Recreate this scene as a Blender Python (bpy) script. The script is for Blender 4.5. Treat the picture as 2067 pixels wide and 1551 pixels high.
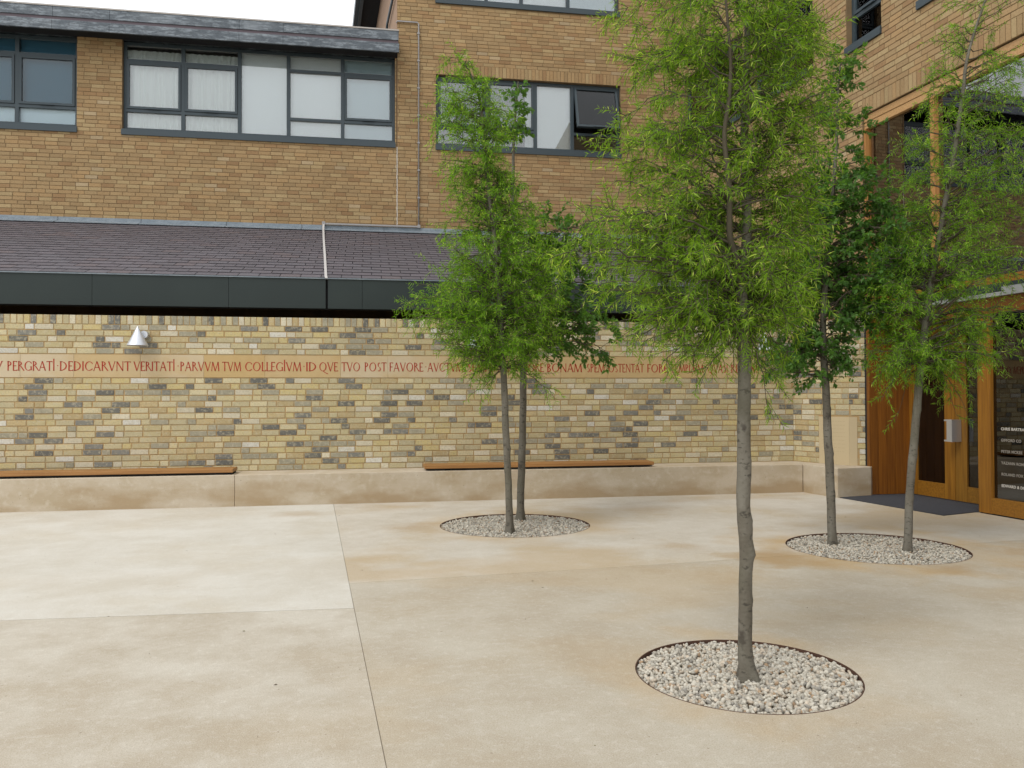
import bpy, math, random
import numpy as np
from mathutils import Vector, Matrix
from mathutils.geometry import delaunay_2d_cdt

for o in list(bpy.data.objects):
    bpy.data.objects.remove(o, do_unlink=True)
random.seed(7)
rng = np.random.default_rng(7)
scene = bpy.context.scene
COL = scene.collection
pi = math.pi

# ------------------------------------------------------------------ camera
CAMH = 1.35
FW = Vector((0.172082, 0.984971, 0.014835)).normalized()
RT = Vector((0.985082, -0.172054, -0.003141)).normalized()
UP = RT.cross(FW).normalized()
FPX = 1653.6 / 2067.0
cam = bpy.data.cameras.new('camera')
cam.sensor_width = 36
cam.lens = FPX * 36
cam.clip_start = 0.05
cam.clip_end = 2000
camo = bpy.data.objects.new('camera', cam)
COL.objects.link(camo)
camo.matrix_world = Matrix(((RT.x, UP.x, -FW.x, 0), (RT.y, UP.y, -FW.y, 0), (RT.z, UP.z, -FW.z, CAMH), (0, 0, 0, 1)))
scene.camera = camo

# ------------------------------------------------------------------ world, sun, exposure
SUN_EL, SUN_AZ = math.radians(56), math.radians(232)   # compass style azimuth of the sun: behind and to the left of the camera
w = bpy.data.worlds.new('World')
scene.world = w
w.use_nodes = True
nt = w.node_tree
bg = nt.nodes['Background']
sky = nt.nodes.new('ShaderNodeTexSky')
sky.sky_type = 'NISHITA'
sky.sun_disc = False
sky.sun_elevation = SUN_EL
sky.sun_rotation = SUN_AZ
sky.air_density = 1.0
sky.dust_density = 3.0
mx = nt.nodes.new('ShaderNodeMixRGB')                  # overcast: a pale cloud deck in front of the clear sky
mx.inputs[0].default_value = 0.88
mx.inputs[2].default_value = (13.0, 13.3, 13.6, 1)
nt.links.new(sky.outputs[0], mx.inputs[1])
nt.links.new(mx.outputs[0], bg.inputs[0])
bg.inputs[1].default_value = 0.11
sun = bpy.data.lights.new('sun', 'SUN')
sun.energy = 1.3
sun.angle = math.radians(22)
sun.color = (1.0, 0.96, 0.9)
suno = bpy.data.objects.new('sun', sun)
COL.objects.link(suno)
sd = Vector((math.sin(SUN_AZ) * math.cos(SUN_EL), math.cos(SUN_AZ) * math.cos(SUN_EL), math.sin(SUN_EL)))
suno.rotation_euler = (-sd).to_track_quat('-Z', 'Y').to_euler()
suno.location = sd * 40
scene.view_settings.view_transform = 'Standard'
scene.view_settings.look = 'None'
scene.view_settings.gamma = 1
scene.view_settings.exposure = 0.0
scene.view_settings.use_curve_mapping = False
scene.render.engine = 'CYCLES'
scene.cycles.max_bounces = 8
scene.cycles.transparent_max_bounces = 12

# ------------------------------------------------------------------ helpers
def pix(p):
    d = Vector(p) - Vector((0, 0, CAMH))
    zf = d.dot(FW)
    if zf < 0.05:
        return None
    return (0.5 + d.dot(RT) / zf * FPX, 0.375 - d.dot(UP) / zf * FPX, zf)

def wl(o):
    v = Vector((0, 0, 0))
    while o is not None:
        v += Vector(o.location)
        o = o.parent
    return v

def tag(o, label=None, cat=None, group=None, kind=None):
    if label: o['label'] = label
    if cat: o['category'] = cat
    if group: o['group'] = group
    if kind: o['kind'] = kind
    return o

def thing(name, loc, label, cat, group=None):
    o = bpy.data.objects.new(name, None)
    COL.objects.link(o)
    o.location = loc
    o.empty_display_size = 0.2
    return tag(o, label, cat, group)

class MB:
    def __init__(s):
        s.v = []; s.f = []; s.c = []
    def add(s, vs, fs, col=(1, 1, 1)):
        b = len(s.v)
        s.v += [tuple(v) for v in vs]
        s.f += [tuple(b + i for i in f) for f in fs]
        s.c += [col] * len(fs)
    def box(s, a, b, col=(1, 1, 1)):
        x0, y0, z0 = a; x1, y1, z1 = b
        s.add([(x0, y0, z0), (x1, y0, z0), (x1, y1, z0), (x0, y1, z0), (x0, y0, z1), (x1, y0, z1), (x1, y1, z1), (x0, y1, z1)],
              [(0, 3, 2, 1), (4, 5, 6, 7), (0, 1, 5, 4), (1, 2, 6, 5), (2, 3, 7, 6), (3, 0, 4, 7)], col)
    def fbox(s, F, u0, u1, z0, z1, d0, d1, col=(1, 1, 1)):
        # box in a wall frame, d measured outward from the wall face
        P = [F.p(u, z, d) for z in (z0, z1) for d in (d0, d1) for u in (u0, u1)]
        s.add(P, [(0, 1, 3, 2), (4, 6, 7, 5), (2, 3, 7, 6), (0, 4, 5, 1), (0, 2, 6, 4), (1, 5, 7, 3)], col)
    def prism(s, poly, z0, z1, col=(1, 1, 1)):
        n = len(poly)
        s.add([(x, y, z0) for x, y in poly] + [(x, y, z1) for x, y in poly],
              [tuple(range(n - 1, -1, -1)), tuple(range(n, 2 * n))] + [(i, (i + 1) % n, n + (i + 1) % n, n + i) for i in range(n)], col)
    def tube(s, pts, rads, n=8, col=(1, 1, 1), cap=True):
        pts = [Vector(p) for p in pts]
        rings = []
        a = None
        for i, p in enumerate(pts):
            t = (pts[min(i + 1, len(pts) - 1)] - pts[max(i - 1, 0)]).normalized()
            if a is None:
                a = t.orthogonal().normalized()
            else:
                a = (a - t * a.dot(t))
                a = a.normalized() if a.length > 1e-6 else t.orthogonal().normalized()
            b = t.cross(a)
            r = rads[i] if hasattr(rads, '__len__') else rads
            rings.append([p + (a * math.cos(2 * pi * k / n) + b * math.sin(2 * pi * k / n)) * r for k in range(n)])
        V = [v for r in rings for v in r]
        Fs = []
        for i in range(len(pts) - 1):
            for k in range(n):
                Fs.append((i * n + k, i * n + (k + 1) % n, (i + 1) * n + (k + 1) % n, (i + 1) * n + k))
        if cap:
            Fs.append(tuple(range(n - 1, -1, -1)))
            Fs.append(tuple((len(pts) - 1) * n + k for k in range(n)))
        s.add(V, Fs, col)
    def mesh(s, name, mat, smooth=False):
        me = bpy.data.meshes.new(name)
        me.from_pydata(s.v, [], s.f)
        at = me.color_attributes.new('tone', 'FLOAT_COLOR', 'CORNER')
        cs = np.ones((len(me.loops), 4), dtype=np.float32)
        lens = np.array([len(f) for f in s.f])
        if len(lens):
            cs[:, :3] = np.repeat(np.array(s.c, dtype=np.float32), lens, axis=0)
        at.data.foreach_set('color', cs.ravel())
        if smooth:
            me.polygons.foreach_set('use_smooth', np.ones(len(me.polygons), dtype=bool))
        me.materials.append(mat)
        me.update()
        return me
    def build(s, name, mat, parent=None, smooth=False, bevel=0):
        o = bpy.data.objects.new(name, s.mesh(name, mat, smooth))
        COL.objects.link(o)
        if parent is not None:
            o.parent = parent
            o.location = -wl(parent)
        if bevel:
            m = o.modifiers.new('bevel', 'BEVEL')
            m.width = bevel; m.segments = 2; m.limit_method = 'ANGLE'
        return o

def npmesh(name, V, Fc, C, mat, parent=None, smooth=False, kind=None):
    """big meshes from numpy: V (n,3), Fc (m,k), C (m,3)"""
    me = bpy.data.meshes.new(name)
    m, k = Fc.shape
    me.vertices.add(len(V)); me.vertices.foreach_set('co', V.astype(np.float32).ravel())
    me.loops.add(m * k); me.loops.foreach_set('vertex_index', Fc.astype(np.int32).ravel())
    me.polygons.add(m)
    me.polygons.foreach_set('loop_start', np.arange(0, m * k, k, dtype=np.int32))
    me.polygons.foreach_set('loop_total', np.full(m, k, dtype=np.int32))
    me.update(calc_edges=True)
    at = me.color_attributes.new('tone', 'FLOAT_COLOR', 'CORNER')
    cs = np.ones((m * k, 4), dtype=np.float32)
    cs[:, :3] = np.repeat(C, k, axis=0)
    at.data.foreach_set('color', cs.ravel())
    me.polygons.foreach_set('use_smooth', np.full(m, smooth, dtype=bool))
    me.materials.append(mat)
    o = bpy.data.objects.new(name, me)
    COL.objects.link(o)
    if parent is not None:
        o.parent = parent; o.location = -wl(parent)
    if kind: o['kind'] = kind
    return o

class Frame:
    """wall frame: u runs to the right as one looks at the wall, n points out of the wall"""
    def __init__(s, o, u):
        s.o = Vector((o[0], o[1], 0)); s.u = Vector((u[0], u[1], 0)).normalized()
        s.n = s.u.cross(Vector((0, 0, 1)))
        s.ang = math.atan2(s.u.y, s.u.x)
    def p(s, u, z, d=0):
        return s.o + s.u * u + s.n * d + Vector((0, 0, z))

# ------------------------------------------------------------------ materials
def mat(name, base=(0.5, 0.5, 0.5), rough=0.8, metal=0.0, tone=False, noise=None, bump=None, spec=0.5, coord='Object', layers=()):
    m = bpy.data.materials.new(name); m.use_nodes = True
    n = m.node_tree; N = n.nodes; L = n.links
    b = N['Principled BSDF']
    b.inputs['Roughness'].default_value = rough
    b.inputs['Metallic'].default_value = metal
    b.inputs['Specular IOR Level'].default_value = spec
    geo = N.new('ShaderNodeNewGeometry')
    src = geo.outputs['Position']
    if tone:
        a = N.new('ShaderNodeVertexColor'); a.layer_name = 'tone'
        out = a.outputs[0]
        if base != (1, 1, 1):
            q = N.new('ShaderNodeMixRGB'); q.blend_type = 'MULTIPLY'; q.inputs[0].default_value = 1
            q.inputs[2].default_value = (*base, 1); L.new(out, q.inputs[1]); out = q.outputs[0]
    else:
        r = N.new('ShaderNodeRGB'); r.outputs[0].default_value = (*base, 1); out = r.outputs[0]
    # layers: (scale, detail, lo, hi, colour, amount, stretch, blend)
    for (sc, det, lo, hi, colr, amt, st, blend) in layers:
        mp = N.new('ShaderNodeMapping'); mp.inputs['Scale'].default_value = st
        L.new(src, mp.inputs[0])
        t = N.new('ShaderNodeTexNoise'); t.inputs['Scale'].default_value = sc; t.inputs['Detail'].default_value = det
        t.inputs['Roughness'].default_value = 0.6
        L.new(mp.outputs[0], t.inputs['Vector'])
        mr = N.new('ShaderNodeMapRange'); mr.inputs[1].default_value = lo; mr.inputs[2].default_value = hi
        mr.inputs[4].default_value = amt
        L.new(t.outputs[0], mr.inputs[0])
        q = N.new('ShaderNodeMixRGB'); q.blend_type = blend
        L.new(mr.outputs[0], q.inputs[0]); L.new(out, q.inputs[1]); q.inputs[2].default_value = (*colr, 1)
        out = q.outputs[0]
    L.new(out, b.inputs['Base Color'])
    if bump:
        sc, det, dist, stren = bump
        t = N.new('ShaderNodeTexNoise'); t.inputs['Scale'].default_value = sc; t.inputs['Detail'].default_value = det
        L.new(src, t.inputs['Vector'])
        bp = N.new('ShaderNodeBump'); bp.inputs['Distance'].default_value = dist; bp.inputs['Strength'].default_value = stren
        L.new(t.outputs[0], bp.inputs['Height']); L.new(bp.outputs[0], b.inputs['Normal'])
    m['out'] = 0
    return m

S1 = (1, 1, 1)
M = {}
M['gault'] = mat('pale_brick', (1, 1, 1), 0.9, tone=True, bump=(120, 4, 0.004, 0.7),
                 layers=[(48, 5, 0.50, 0.70, (0.14, 0.13, 0.10), 0.38, S1, 'MIX'), (34, 4, 0.50, 0.66, (0.50, 0.45, 0.32), 0.55, S1, 'MIX'), (7, 4, 0.50, 0.68, (0.34, 0.31, 0.20), 0.18, S1, 'MIX'), (9, 3, 0.4, 0.75, (0.8, 0.74, 0.62), 0.3, S1, 'MULTIPLY')])
M['tanbrick'] = mat('tan_brick', (1, 1, 1), 0.9, tone=True, bump=(90, 4, 0.003, 0.6),
                    layers=[(45, 4, 0.5, 0.75, (0.62, 0.55, 0.46), 0.6, S1, 'MULTIPLY'), (1.3, 4, 0.42, 0.7, (0.78, 0.74, 0.68), 0.45, S1, 'MULTIPLY')])
M['sidebrick'] = mat('flank_brick', (0.34, 0.215, 0.135), 0.9, layers=[(5, 5, 0.4, 0.65, (0.26, 0.16, 0.10), 0.7, (1, 1, 6), 'MIX')])
M['mortar_pale'] = mat('mortar_pale', (0.43, 0.275, 0.12), 0.95, bump=(150, 3, 0.003, 0.6), layers=[(14, 4, 0.4, 0.7, (0.36, 0.31, 0.19), 0.8, S1, 'MIX')])
M['mortar_tan'] = mat('mortar_tan', (0.225, 0.15, 0.075), 0.95, bump=(150, 3, 0.003, 0.6), layers=[(6, 4, 0.4, 0.7, (0.16, 0.115, 0.06), 0.8, S1, 'MIX')])
M['band'] = mat('lettering_stone', (1, 1, 1), 0.85, tone=True, bump=(80, 4, 0.002, 0.4),
                layers=[(1.6, 3, 0.42, 0.62, (0.50, 0.355, 0.16), 0.5, (1, 1, 2), 'MIX'), (6, 3, 0.45, 0.7, (0.9, 0.84, 0.74), 0.5, S1, 'MULTIPLY')])
M['letters'] = mat('red_letter_paint', (0.36, 0.030, 0.009), 0.7)
M['lead'] = mat('lead_flashing', (0.17, 0.21, 0.245), 0.55, layers=[(5, 4, 0.4, 0.65, (0.28, 0.32, 0.35), 0.6, (1, 1, 3), 'MIX'), (30, 3, 0.5, 0.7, (0.10, 0.12, 0.14), 0.5, S1, 'MIX')])
M['slate'] = mat('slate', (1, 1, 1), 0.6, tone=True, bump=(60, 4, 0.003, 0.4), layers=[(30, 4, 0.4, 0.7, (0.7, 0.68, 0.72), 0.6, S1, 'MULTIPLY')])
M['anthracite'] = mat('anthracite_metal', (0.024, 0.035, 0.034), 0.5, spec=0.3, layers=[(0.9, 3, 0.4, 0.7, (0.030, 0.043, 0.041), 0.7, S1, 'MIX')])
M['frame'] = mat('window_frame_paint', (0.036, 0.055, 0.066), 0.45)
M['zinc'] = mat('weathered_zinc', (0.085, 0.105, 0.125), 0.55, metal=0.0, bump=(14, 4, 0.004, 0.4),
                layers=[(5, 6, 0.46, 0.62, (0.27, 0.31, 0.345), 0.75, (1, 1, 5), 'MIX'), (26, 5, 0.48, 0.68, (0.035, 0.042, 0.05), 0.7, (1, 1, 2), 'MIX'), (1.2, 3, 0.5, 0.65, (0.24, 0.27, 0.30), 0.45, S1, 'MIX')])
M['trim'] = mat('roof_edge_trim', (0.42, 0.39, 0.36), 0.6)
M['black'] = mat('black_steel_shade_lining', (0.012, 0.012, 0.013), 0.9)  # near black: puts the covered walk's shade into the colour; also black steel
M['room'] = mat('room_lining', (0.16, 0.15, 0.14), 0.9)
M['blind'] = mat('white_blind', (0.86, 0.91, 0.93), 0.8)
M['bluerefl'] = mat('dark_glass_reflection', (0.05, 0.14, 0.20), 0.8)  # dark glass and its blue-grey reflection put into one colour
M['blue2'] = mat('pale_blue_blind', (0.50, 0.64, 0.70), 0.8)
M['greybl'] = mat('grey_green_blind', (0.30, 0.37, 0.36), 0.8)
M['curtain'] = mat('net_curtain', (0.74, 0.79, 0.77), 0.9)
M['alu'] = mat('brushed_aluminium', (0.62, 0.64, 0.68), 0.42, metal=0.75)
M['conduit'] = mat('grey_conduit', (0.33, 0.32, 0.32), 0.6)
M['mastic'] = mat('white_mastic', (0.66, 0.62, 0.56), 0.9, bump=(200, 3, 0.003, 0.8))
M['rust'] = mat('rusted_steel', (0.095, 0.042, 0.022), 0.85, layers=[(30, 4, 0.4, 0.7, (0.07, 0.04, 0.03), 0.8, S1, 'MIX')])
M['mat'] = mat('door_mat', (0.035, 0.037, 0.045), 0.95, bump=(300, 2, 0.004, 0.8), layers=[(180, 2, 0.45, 0.6, (0.06, 0.062, 0.072), 0.8, S1, 'MIX')])
M['gravel'] = mat('gravel', (1, 1, 1), 0.8, tone=True, bump=(90, 3, 0.003, 0.5), layers=[(40, 3, 0.5, 0.75, (0.75, 0.66, 0.56), 0.6, S1, 'MULTIPLY')])
M['soil'] = mat('soil', (0.045, 0.035, 0.025), 0.95)
M['steelgrey'] = mat('canopy_steel', (0.30, 0.31, 0.31), 0.5, layers=[(3, 4, 0.4, 0.7, (0.20, 0.21, 0.22), 0.7, S1, 'MIX')])
M['litter'] = mat('litter', (1, 1, 1), 0.9, tone=True)
M['white'] = mat('white_vinyl_lettering', (0.62, 0.58, 0.52), 0.7)
M['panelstone'] = mat('carved_panel_stone', (0.52, 0.42, 0.26), 0.85, bump=(70, 4, 0.002, 0.4))
M['conc'] = mat('concrete_body', (0.40, 0.33, 0.23), 0.9)

def wood(name, a, b, axis):
    m = bpy.data.materials.new(name); m.use_nodes = True
    N = m.node_tree.nodes; L = m.node_tree.links; p = N['Principled BSDF']
    p.inputs['Roughness'].default_value = 0.5
    geo = N.new('ShaderNodeNewGeometry'); mp = N.new('ShaderNodeMapping')
    mp.inputs['Scale'].default_value = {'z': (30, 30, 1.2), 'x': (1.0, 30, 30)}[axis]
    L.new(geo.outputs['Position'], mp.inputs[0])
    t = N.new('ShaderNodeTexNoise'); t.inputs['Scale'].default_value = 1.6; t.inputs['Detail'].default_value = 5
    L.new(mp.outputs[0], t.inputs['Vector'])
    r = N.new('ShaderNodeValToRGB'); r.color_ramp.elements[0].color = (*a, 1); r.color_ramp.elements[1].color = (*b, 1)
    r.color_ramp.elements[0].position = 0.3; r.color_ramp.elements[1].position = 0.7
    L.new(t.outputs[0], r.inputs[0])
    v = N.new('ShaderNodeVertexColor'); v.layer_name = 'tone'
    q = N.new('ShaderNodeMixRGB'); q.blend_type = 'MULTIPLY'; q.inputs[0].default_value = 1
    L.new(r.outputs[0], q.inputs[1]); L.new(v.outputs[0], q.inputs[2]); L.new(q.outputs[0], p.inputs['Base Color'])
    return m
M['oak_v'] = wood('oiled_oak', (0.20, 0.078, 0.005), (0.34, 0.150, 0.012), 'z')
M['oak_h'] = wood('oiled_oak_horizontal', (0.20, 0.078, 0.005), (0.34, 0.150, 0.012), 'x')
M['oak_new'] = wood('pale_oak_head', (0.40, 0.22, 0.085), (0.54, 0.33, 0.14), 'x')
M['oak_mid'] = wood('weathered_oak_mullion', (0.34, 0.15, 0.04), (0.48, 0.24, 0.075), 'z')
M['bench'] = wood('bench_timber', (0.26, 0.115, 0.026), (0.38, 0.185, 0.055), 'x')

def glass(name, base, tint):
    m = bpy.data.materials.new(name); m.use_nodes = True
    N = m.node_tree.nodes; L = m.node_tree.links
    N.remove(N['Principled BSDF']); o = N['Material Output']
    tr = N.new('ShaderNodeBsdfTransparent'); tr.inputs[0].default_value = (*tint, 1)
    gl = N.new('ShaderNodeBsdfGlossy'); gl.inputs['Roughness'].default_value = 0.0
    fr = N.new('ShaderNodeFresnel'); fr.inputs[0].default_value = 1.5
    mr = N.new('ShaderNodeMapRange'); mr.inputs[3].default_value = base; mr.inputs[4].default_value = 1.0
    L.new(fr.outputs[0], mr.inputs[0])
    mxs = N.new('ShaderNodeMixShader'); L.new(mr.outputs[0], mxs.inputs[0]); L.new(tr.outputs[0], mxs.inputs[1]); L.new(gl.outputs[0], mxs.inputs[2])
    L.new(mxs.outputs[0], o.inputs[0])
    return m
M['glass'] = glass('window_glass', 0.11, (0.97, 0.99, 0.99))
M['glass3'] = glass('open_leaf_glass', 0.0, (0.3, 0.31, 0.31))  # tint darkened to put the unlit room's shade into the open pane
M['glass4'] = glass('clear_glass', 0.01, (0.9, 0.95, 0.97))
M['glass2'] = glass('screen_glass', 0.26, (0.55, 0.52, 0.48))
M['glass5'] = glass('door_glass', 0.09, (0.5, 0.48, 0.45))

def leafmat(name, trans):
    m = bpy.data.materials.new(name); m.use_nodes = True
    N = m.node_tree.nodes; L = m.node_tree.links; p = N['Principled BSDF']; o = N['Material Output']
    p.inputs['Roughness'].default_value = 0.45; p.inputs['Specular IOR Level'].default_value = 0.35
    v = N.new('ShaderNodeVertexColor'); v.layer_name = 'tone'
    L.new(v.outputs[0], p.inputs['Base Color'])
    t = N.new('ShaderNodeBsdfTranslucent')
    q = N.new('ShaderNodeMixRGB'); q.blend_type = 'MULTIPLY'; q.inputs[0].default_value = 1; q.inputs[2].default_value = (1.5, 1.45, 0.6, 1)
    L.new(v.outputs[0], q.inputs[1]); L.new(q.outputs[0], t.inputs[0])
    mxs = N.new('ShaderNodeMixShader'); mxs.inputs[0].default_value = trans
    L.new(p.outputs[0], mxs.inputs[1]); L.new(t.outputs[0], mxs.inputs[2]); L.new(mxs.outputs[0], o.inputs[0])
    return m
M['leaf'] = leafmat('leaf', 0.48)
M['bark'] = mat('smooth_grey_bark', (0.125, 0.110, 0.083), 0.85, bump=(60, 5, 0.006, 0.7),
                layers=[(7, 5, 0.42, 0.62, (0.185, 0.17, 0.137), 0.8, (1, 1, 0.5), 'MIX'), (26, 5, 0.56, 0.66, (0.040, 0.034, 0.025), 0.8, (1, 1, 2.0), 'MIX'), (9, 3, 0.62, 0.68, (0.05, 0.04, 0.03), 0.8, (1, 1, 0.8), 'MIX'), (3, 3, 0.5, 0.7, (0.11, 0.105, 0.07), 0.6, S1, 'MIX')])
M['twig'] = mat('twig_bark', (0.085, 0.07, 0.045), 0.85)

# ground concrete: mottled, with rusty stains around the steel edged tree pits
C1, R1 = (1.81, 3.76), 0.533
C2, R2 = (1.51, 8.49), 0.785
C3, R3 = (4.42, 6.62), 0.755
STAINS = [(3.35, 6.35, 0.50, 0.75), (2.75, 5.75, 0.45, 0.35), (0.45, 8.55, 0.42, 0.5), (3.2, 9.3, 0.5, 0.45), (4.45, 5.72, 0.30, 0.6), (5.55, 6.15, 0.45, 0.45), (2.75, 6.95, 0.3, 0.4), (-0.8, 9.7, 0.35, 0.35), (1.15, 4.15, 0.40, 0.22)]
def ground_mat(name, base, light, warm, wet):
    m = bpy.data.materials.new(name); m.use_nodes = True
    N = m.node_tree.nodes; L = m.node_tree.links; p = N['Principled BSDF']
    p.inputs['Roughness'].default_value = 0.85; p.inputs['Specular IOR Level'].default_value = 0.35
    geo = N.new('ShaderNodeNewGeometry'); P = geo.outputs['Position']
    def noise(sc, det, st=S1, rough=0.6, off=(0, 0, 0)):
        mp = N.new('ShaderNodeMapping'); mp.inputs['Scale'].default_value = st; mp.inputs['Location'].default_value = off
        L.new(P, mp.inputs[0])
        t = N.new('ShaderNodeTexNoise'); t.inputs['Scale'].default_value = sc; t.inputs['Detail'].default_value = det; t.inputs['Roughness'].default_value = rough
        L.new(mp.outputs[0], t.inputs['Vector']); return t.outputs[0]
    def rng_(x, a, b, c=0.0, d=1.0):
        r = N.new('ShaderNodeMapRange'); r.inputs[1].default_value = a; r.inputs[2].default_value = b; r.inputs[3].default_value = c; r.inputs[4].default_value = d
        L.new(x, r.inputs[0]); return r.outputs[0]
    def mth(op, a, b):
        r = N.new('ShaderNodeMath'); r.operation = op
        for i, x in enumerate((a, b)):
            if isinstance(x, (int, float)): r.inputs[i].default_value = x
            else: L.new(x, r.inputs[i])
        return r.outputs[0]
    def mixc(f, a, b, blend='MIX'):
        q = N.new('ShaderNodeMixRGB'); q.blend_type = blend
        if isinstance(f, (int, float)): q.inputs[0].default_value = f
        else: L.new(f, q.inputs[0])
        for i, x in ((1, a), (2, b)):
            if isinstance(x, tuple): q.inputs[i].default_value = (*x, 1)
            else: L.new(x, q.inputs[i])
        return q.outputs[0]
    c = mixc(rng_(noise(1.3, 7, S1, 0.68), 0.40, 0.62), base, light)
    c = mixc(rng_(noise(0.7, 5, S1, 0.65, (3, 9, 0)), 0.50, 0.66, 0, 0.75), c, warm)
    c = mixc(rng_(noise(3.6, 6, S1, 0.7, (5, 2, 0)), 0.48, 0.66, 0, 0.45), c, light)
    c = mixc(rng_(noise(24, 5, S1, 0.7, (1, 7, 0)), 0.52, 0.66, 0, 0.16), c, (0.80, 0.78, 0.73))
    c = mixc(rng_(noise(9, 5, S1, 0.65, (2, 5, 0)), 0.50, 0.70, 0, 0.22), c, warm)
    # stains by the pits
    wob = noise(2.4, 5, S1, 0.6, (7, 7, 0))
    for (cx, cy), R, amt, wd in ((C1, R1, 0.55, 0.30), (C2, R2, 0.55, 0.42), (C3, R3, 0.85, 0.62)):
        v = N.new('ShaderNodeVectorMath'); v.operation = 'DISTANCE'
        fl = N.new('ShaderNodeVectorMath'); fl.operation = 'MULTIPLY'; fl.inputs[1].default_value = (1, 1, 0)
        L.new(P, fl.inputs[0]); L.new(fl.outputs[0], v.inputs[0]); v.inputs[1].default_value = (cx, cy, 0)
        d = mth('ADD', v.outputs['Value'], mth('MULTIPLY', mth('SUBTRACT', wob, 0.5), 2.6 * wd))
        s_ = mth('MULTIPLY', rng_(d, R - 0.05, R + wd, amt, 0), rng_(noise(1.3, 3, S1, 0.5, (cx * 3, cy, 0)), 0.40, 0.60, 0.15, 1.0))
        c = mixc(s_, c, (0.47, 0.315, 0.14))
    # individual rusty run-off stains
    for (sx_, sy_, sr, sa) in STAINS:
        v = N.new('ShaderNodeVectorMath'); v.operation = 'DISTANCE'
        fl = N.new('ShaderNodeVectorMath'); fl.operation = 'MULTIPLY'; fl.inputs[1].default_value = (1, 1, 0)
        L.new(P, fl.inputs[0]); L.new(fl.outputs[0], v.inputs[0]); v.inputs[1].default_value = (sx_, sy_, 0)
        d = mth('ADD', v.outputs['Value'], mth('MULTIPLY', mth('SUBTRACT', wob, 0.5), 2.2 * sr))
        c = mixc(rng_(d, sr * 0.15, sr, sa, 0), c, (0.36, 0.235, 0.105))
    sx = N.new('ShaderNodeSeparateXYZ'); L.new(P, sx.inputs[0])
    bl = rng_(noise(0.42, 4, (1, 1.4, 1), 0.55, (11.3, 4.1, 0)), 0.52, 0.62, 0, wet)
    c = mixc(bl, c, (0.44, 0.315, 0.165))
    # grain and aggregate
    c = mixc(rng_(noise(150, 3), 0.48, 0.70, 0, 0.50), c, (0.24, 0.20, 0.14))
    c = mixc(rng_(noise(220, 2, S1, 0.5, (3, 3, 3)), 0.60, 0.74, 0, 0.5), c, (0.85, 0.82, 0.74))
    c = mixc(rng_(noise(38, 2, S1, 0.4, (8, 1, 3)), 0.74, 0.78, 0, 0.6), c, (0.16, 0.12, 0.08))
    L.new(c, p.inputs['Base Color'])
    bp = N.new('ShaderNodeBump'); bp.inputs['Distance'].default_value = 0.003; bp.inputs['Strength'].default_value = 0.5
    L.new(noise(140, 4), bp.inputs['Height']); L.new(bp.outputs[0], p.inputs['Normal'])
    return m
M['g_nw'] = ground_mat('concrete_pale', (0.53, 0.493, 0.42), (0.605, 0.58, 0.52), (0.52, 0.465, 0.37), 0.06)
M['g_ne'] = ground_mat('concrete_pale_stained', (0.49, 0.44, 0.36), (0.57, 0.53, 0.46), (0.47, 0.39, 0.27), 0.5)
M['g_sw'] = ground_mat('concrete_mottled', (0.42, 0.366, 0.285), (0.53, 0.49, 0.415), (0.40, 0.335, 0.245), 0.12)
M['g_se'] = ground_mat('concrete_buff', (0.410, 0.355, 0.273), (0.48, 0.437, 0.357), (0.395, 0.325, 0.228), 0.35)
# plinth: cast stone with a brown tide mark low down and small pits
def plinth_mat():
    m = mat('cast_stone_plinth', (0.52, 0.445, 0.34), 0.88, bump=(70, 5, 0.004, 0.7),
            layers=[(2.2, 5, 0.40, 0.66, (0.42, 0.335, 0.22), 0.8, (1, 1, 1.5), 'MIX'), (11, 5, 0.52, 0.7, (0.60, 0.54, 0.44), 0.5, S1, 'MIX'), (60, 2, 0.70, 0.76, (0.12, 0.09, 0.06), 0.7, S1, 'MIX')])
    N = m.node_tree.nodes; L = m.node_tree.links; p = N['Principled BSDF']
    prev = p.inputs['Base Color'].links[0].from_socket
    g = N.new('ShaderNodeNewGeometry'); s = N.new('ShaderNodeSeparateXYZ'); L.new(g.outputs['Position'], s.inputs[0])
    t = N.new('ShaderNodeTexNoise'); t.inputs['Scale'].default_value = 1.5; t.inputs['Detail'].default_value = 6
    mp = N.new('ShaderNodeMapping'); mp.inputs['Scale'].default_value = (0.8, 0.8, 2.2); L.new(g.outputs['Position'], mp.inputs[0]); L.new(mp.outputs[0], t.inputs['Vector'])
    a = N.new('ShaderNodeMath'); a.operation = 'MULTIPLY_ADD'; a.inputs[1].default_value = 1.5; a.inputs[2].default_value = -0.62
    L.new(t.outputs[0], a.inputs[0])
    b = N.new('ShaderNodeMath'); b.operation = 'SUBTRACT'; L.new(a.outputs[0], b.inputs[0]); L.new(s.outputs[2], b.inputs[1])
    r = N.new('ShaderNodeMapRange'); r.inputs[1].default_value = -0.10; r.inputs[2].default_value = 0.22; r.inputs[4].default_value = 0.72
    L.new(b.outputs[0], r.inputs[0])
    q = N.new('ShaderNodeMixRGB'); L.new(r.outputs[0], q.inputs[0]); L.new(prev, q.inputs[1]); q.inputs[2].default_value = (0.34, 0.235, 0.12, 1)
    L.new(q.outputs[0], p.inputs['Base Color'])
    return m
M['plinth'] = plinth_mat()

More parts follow.
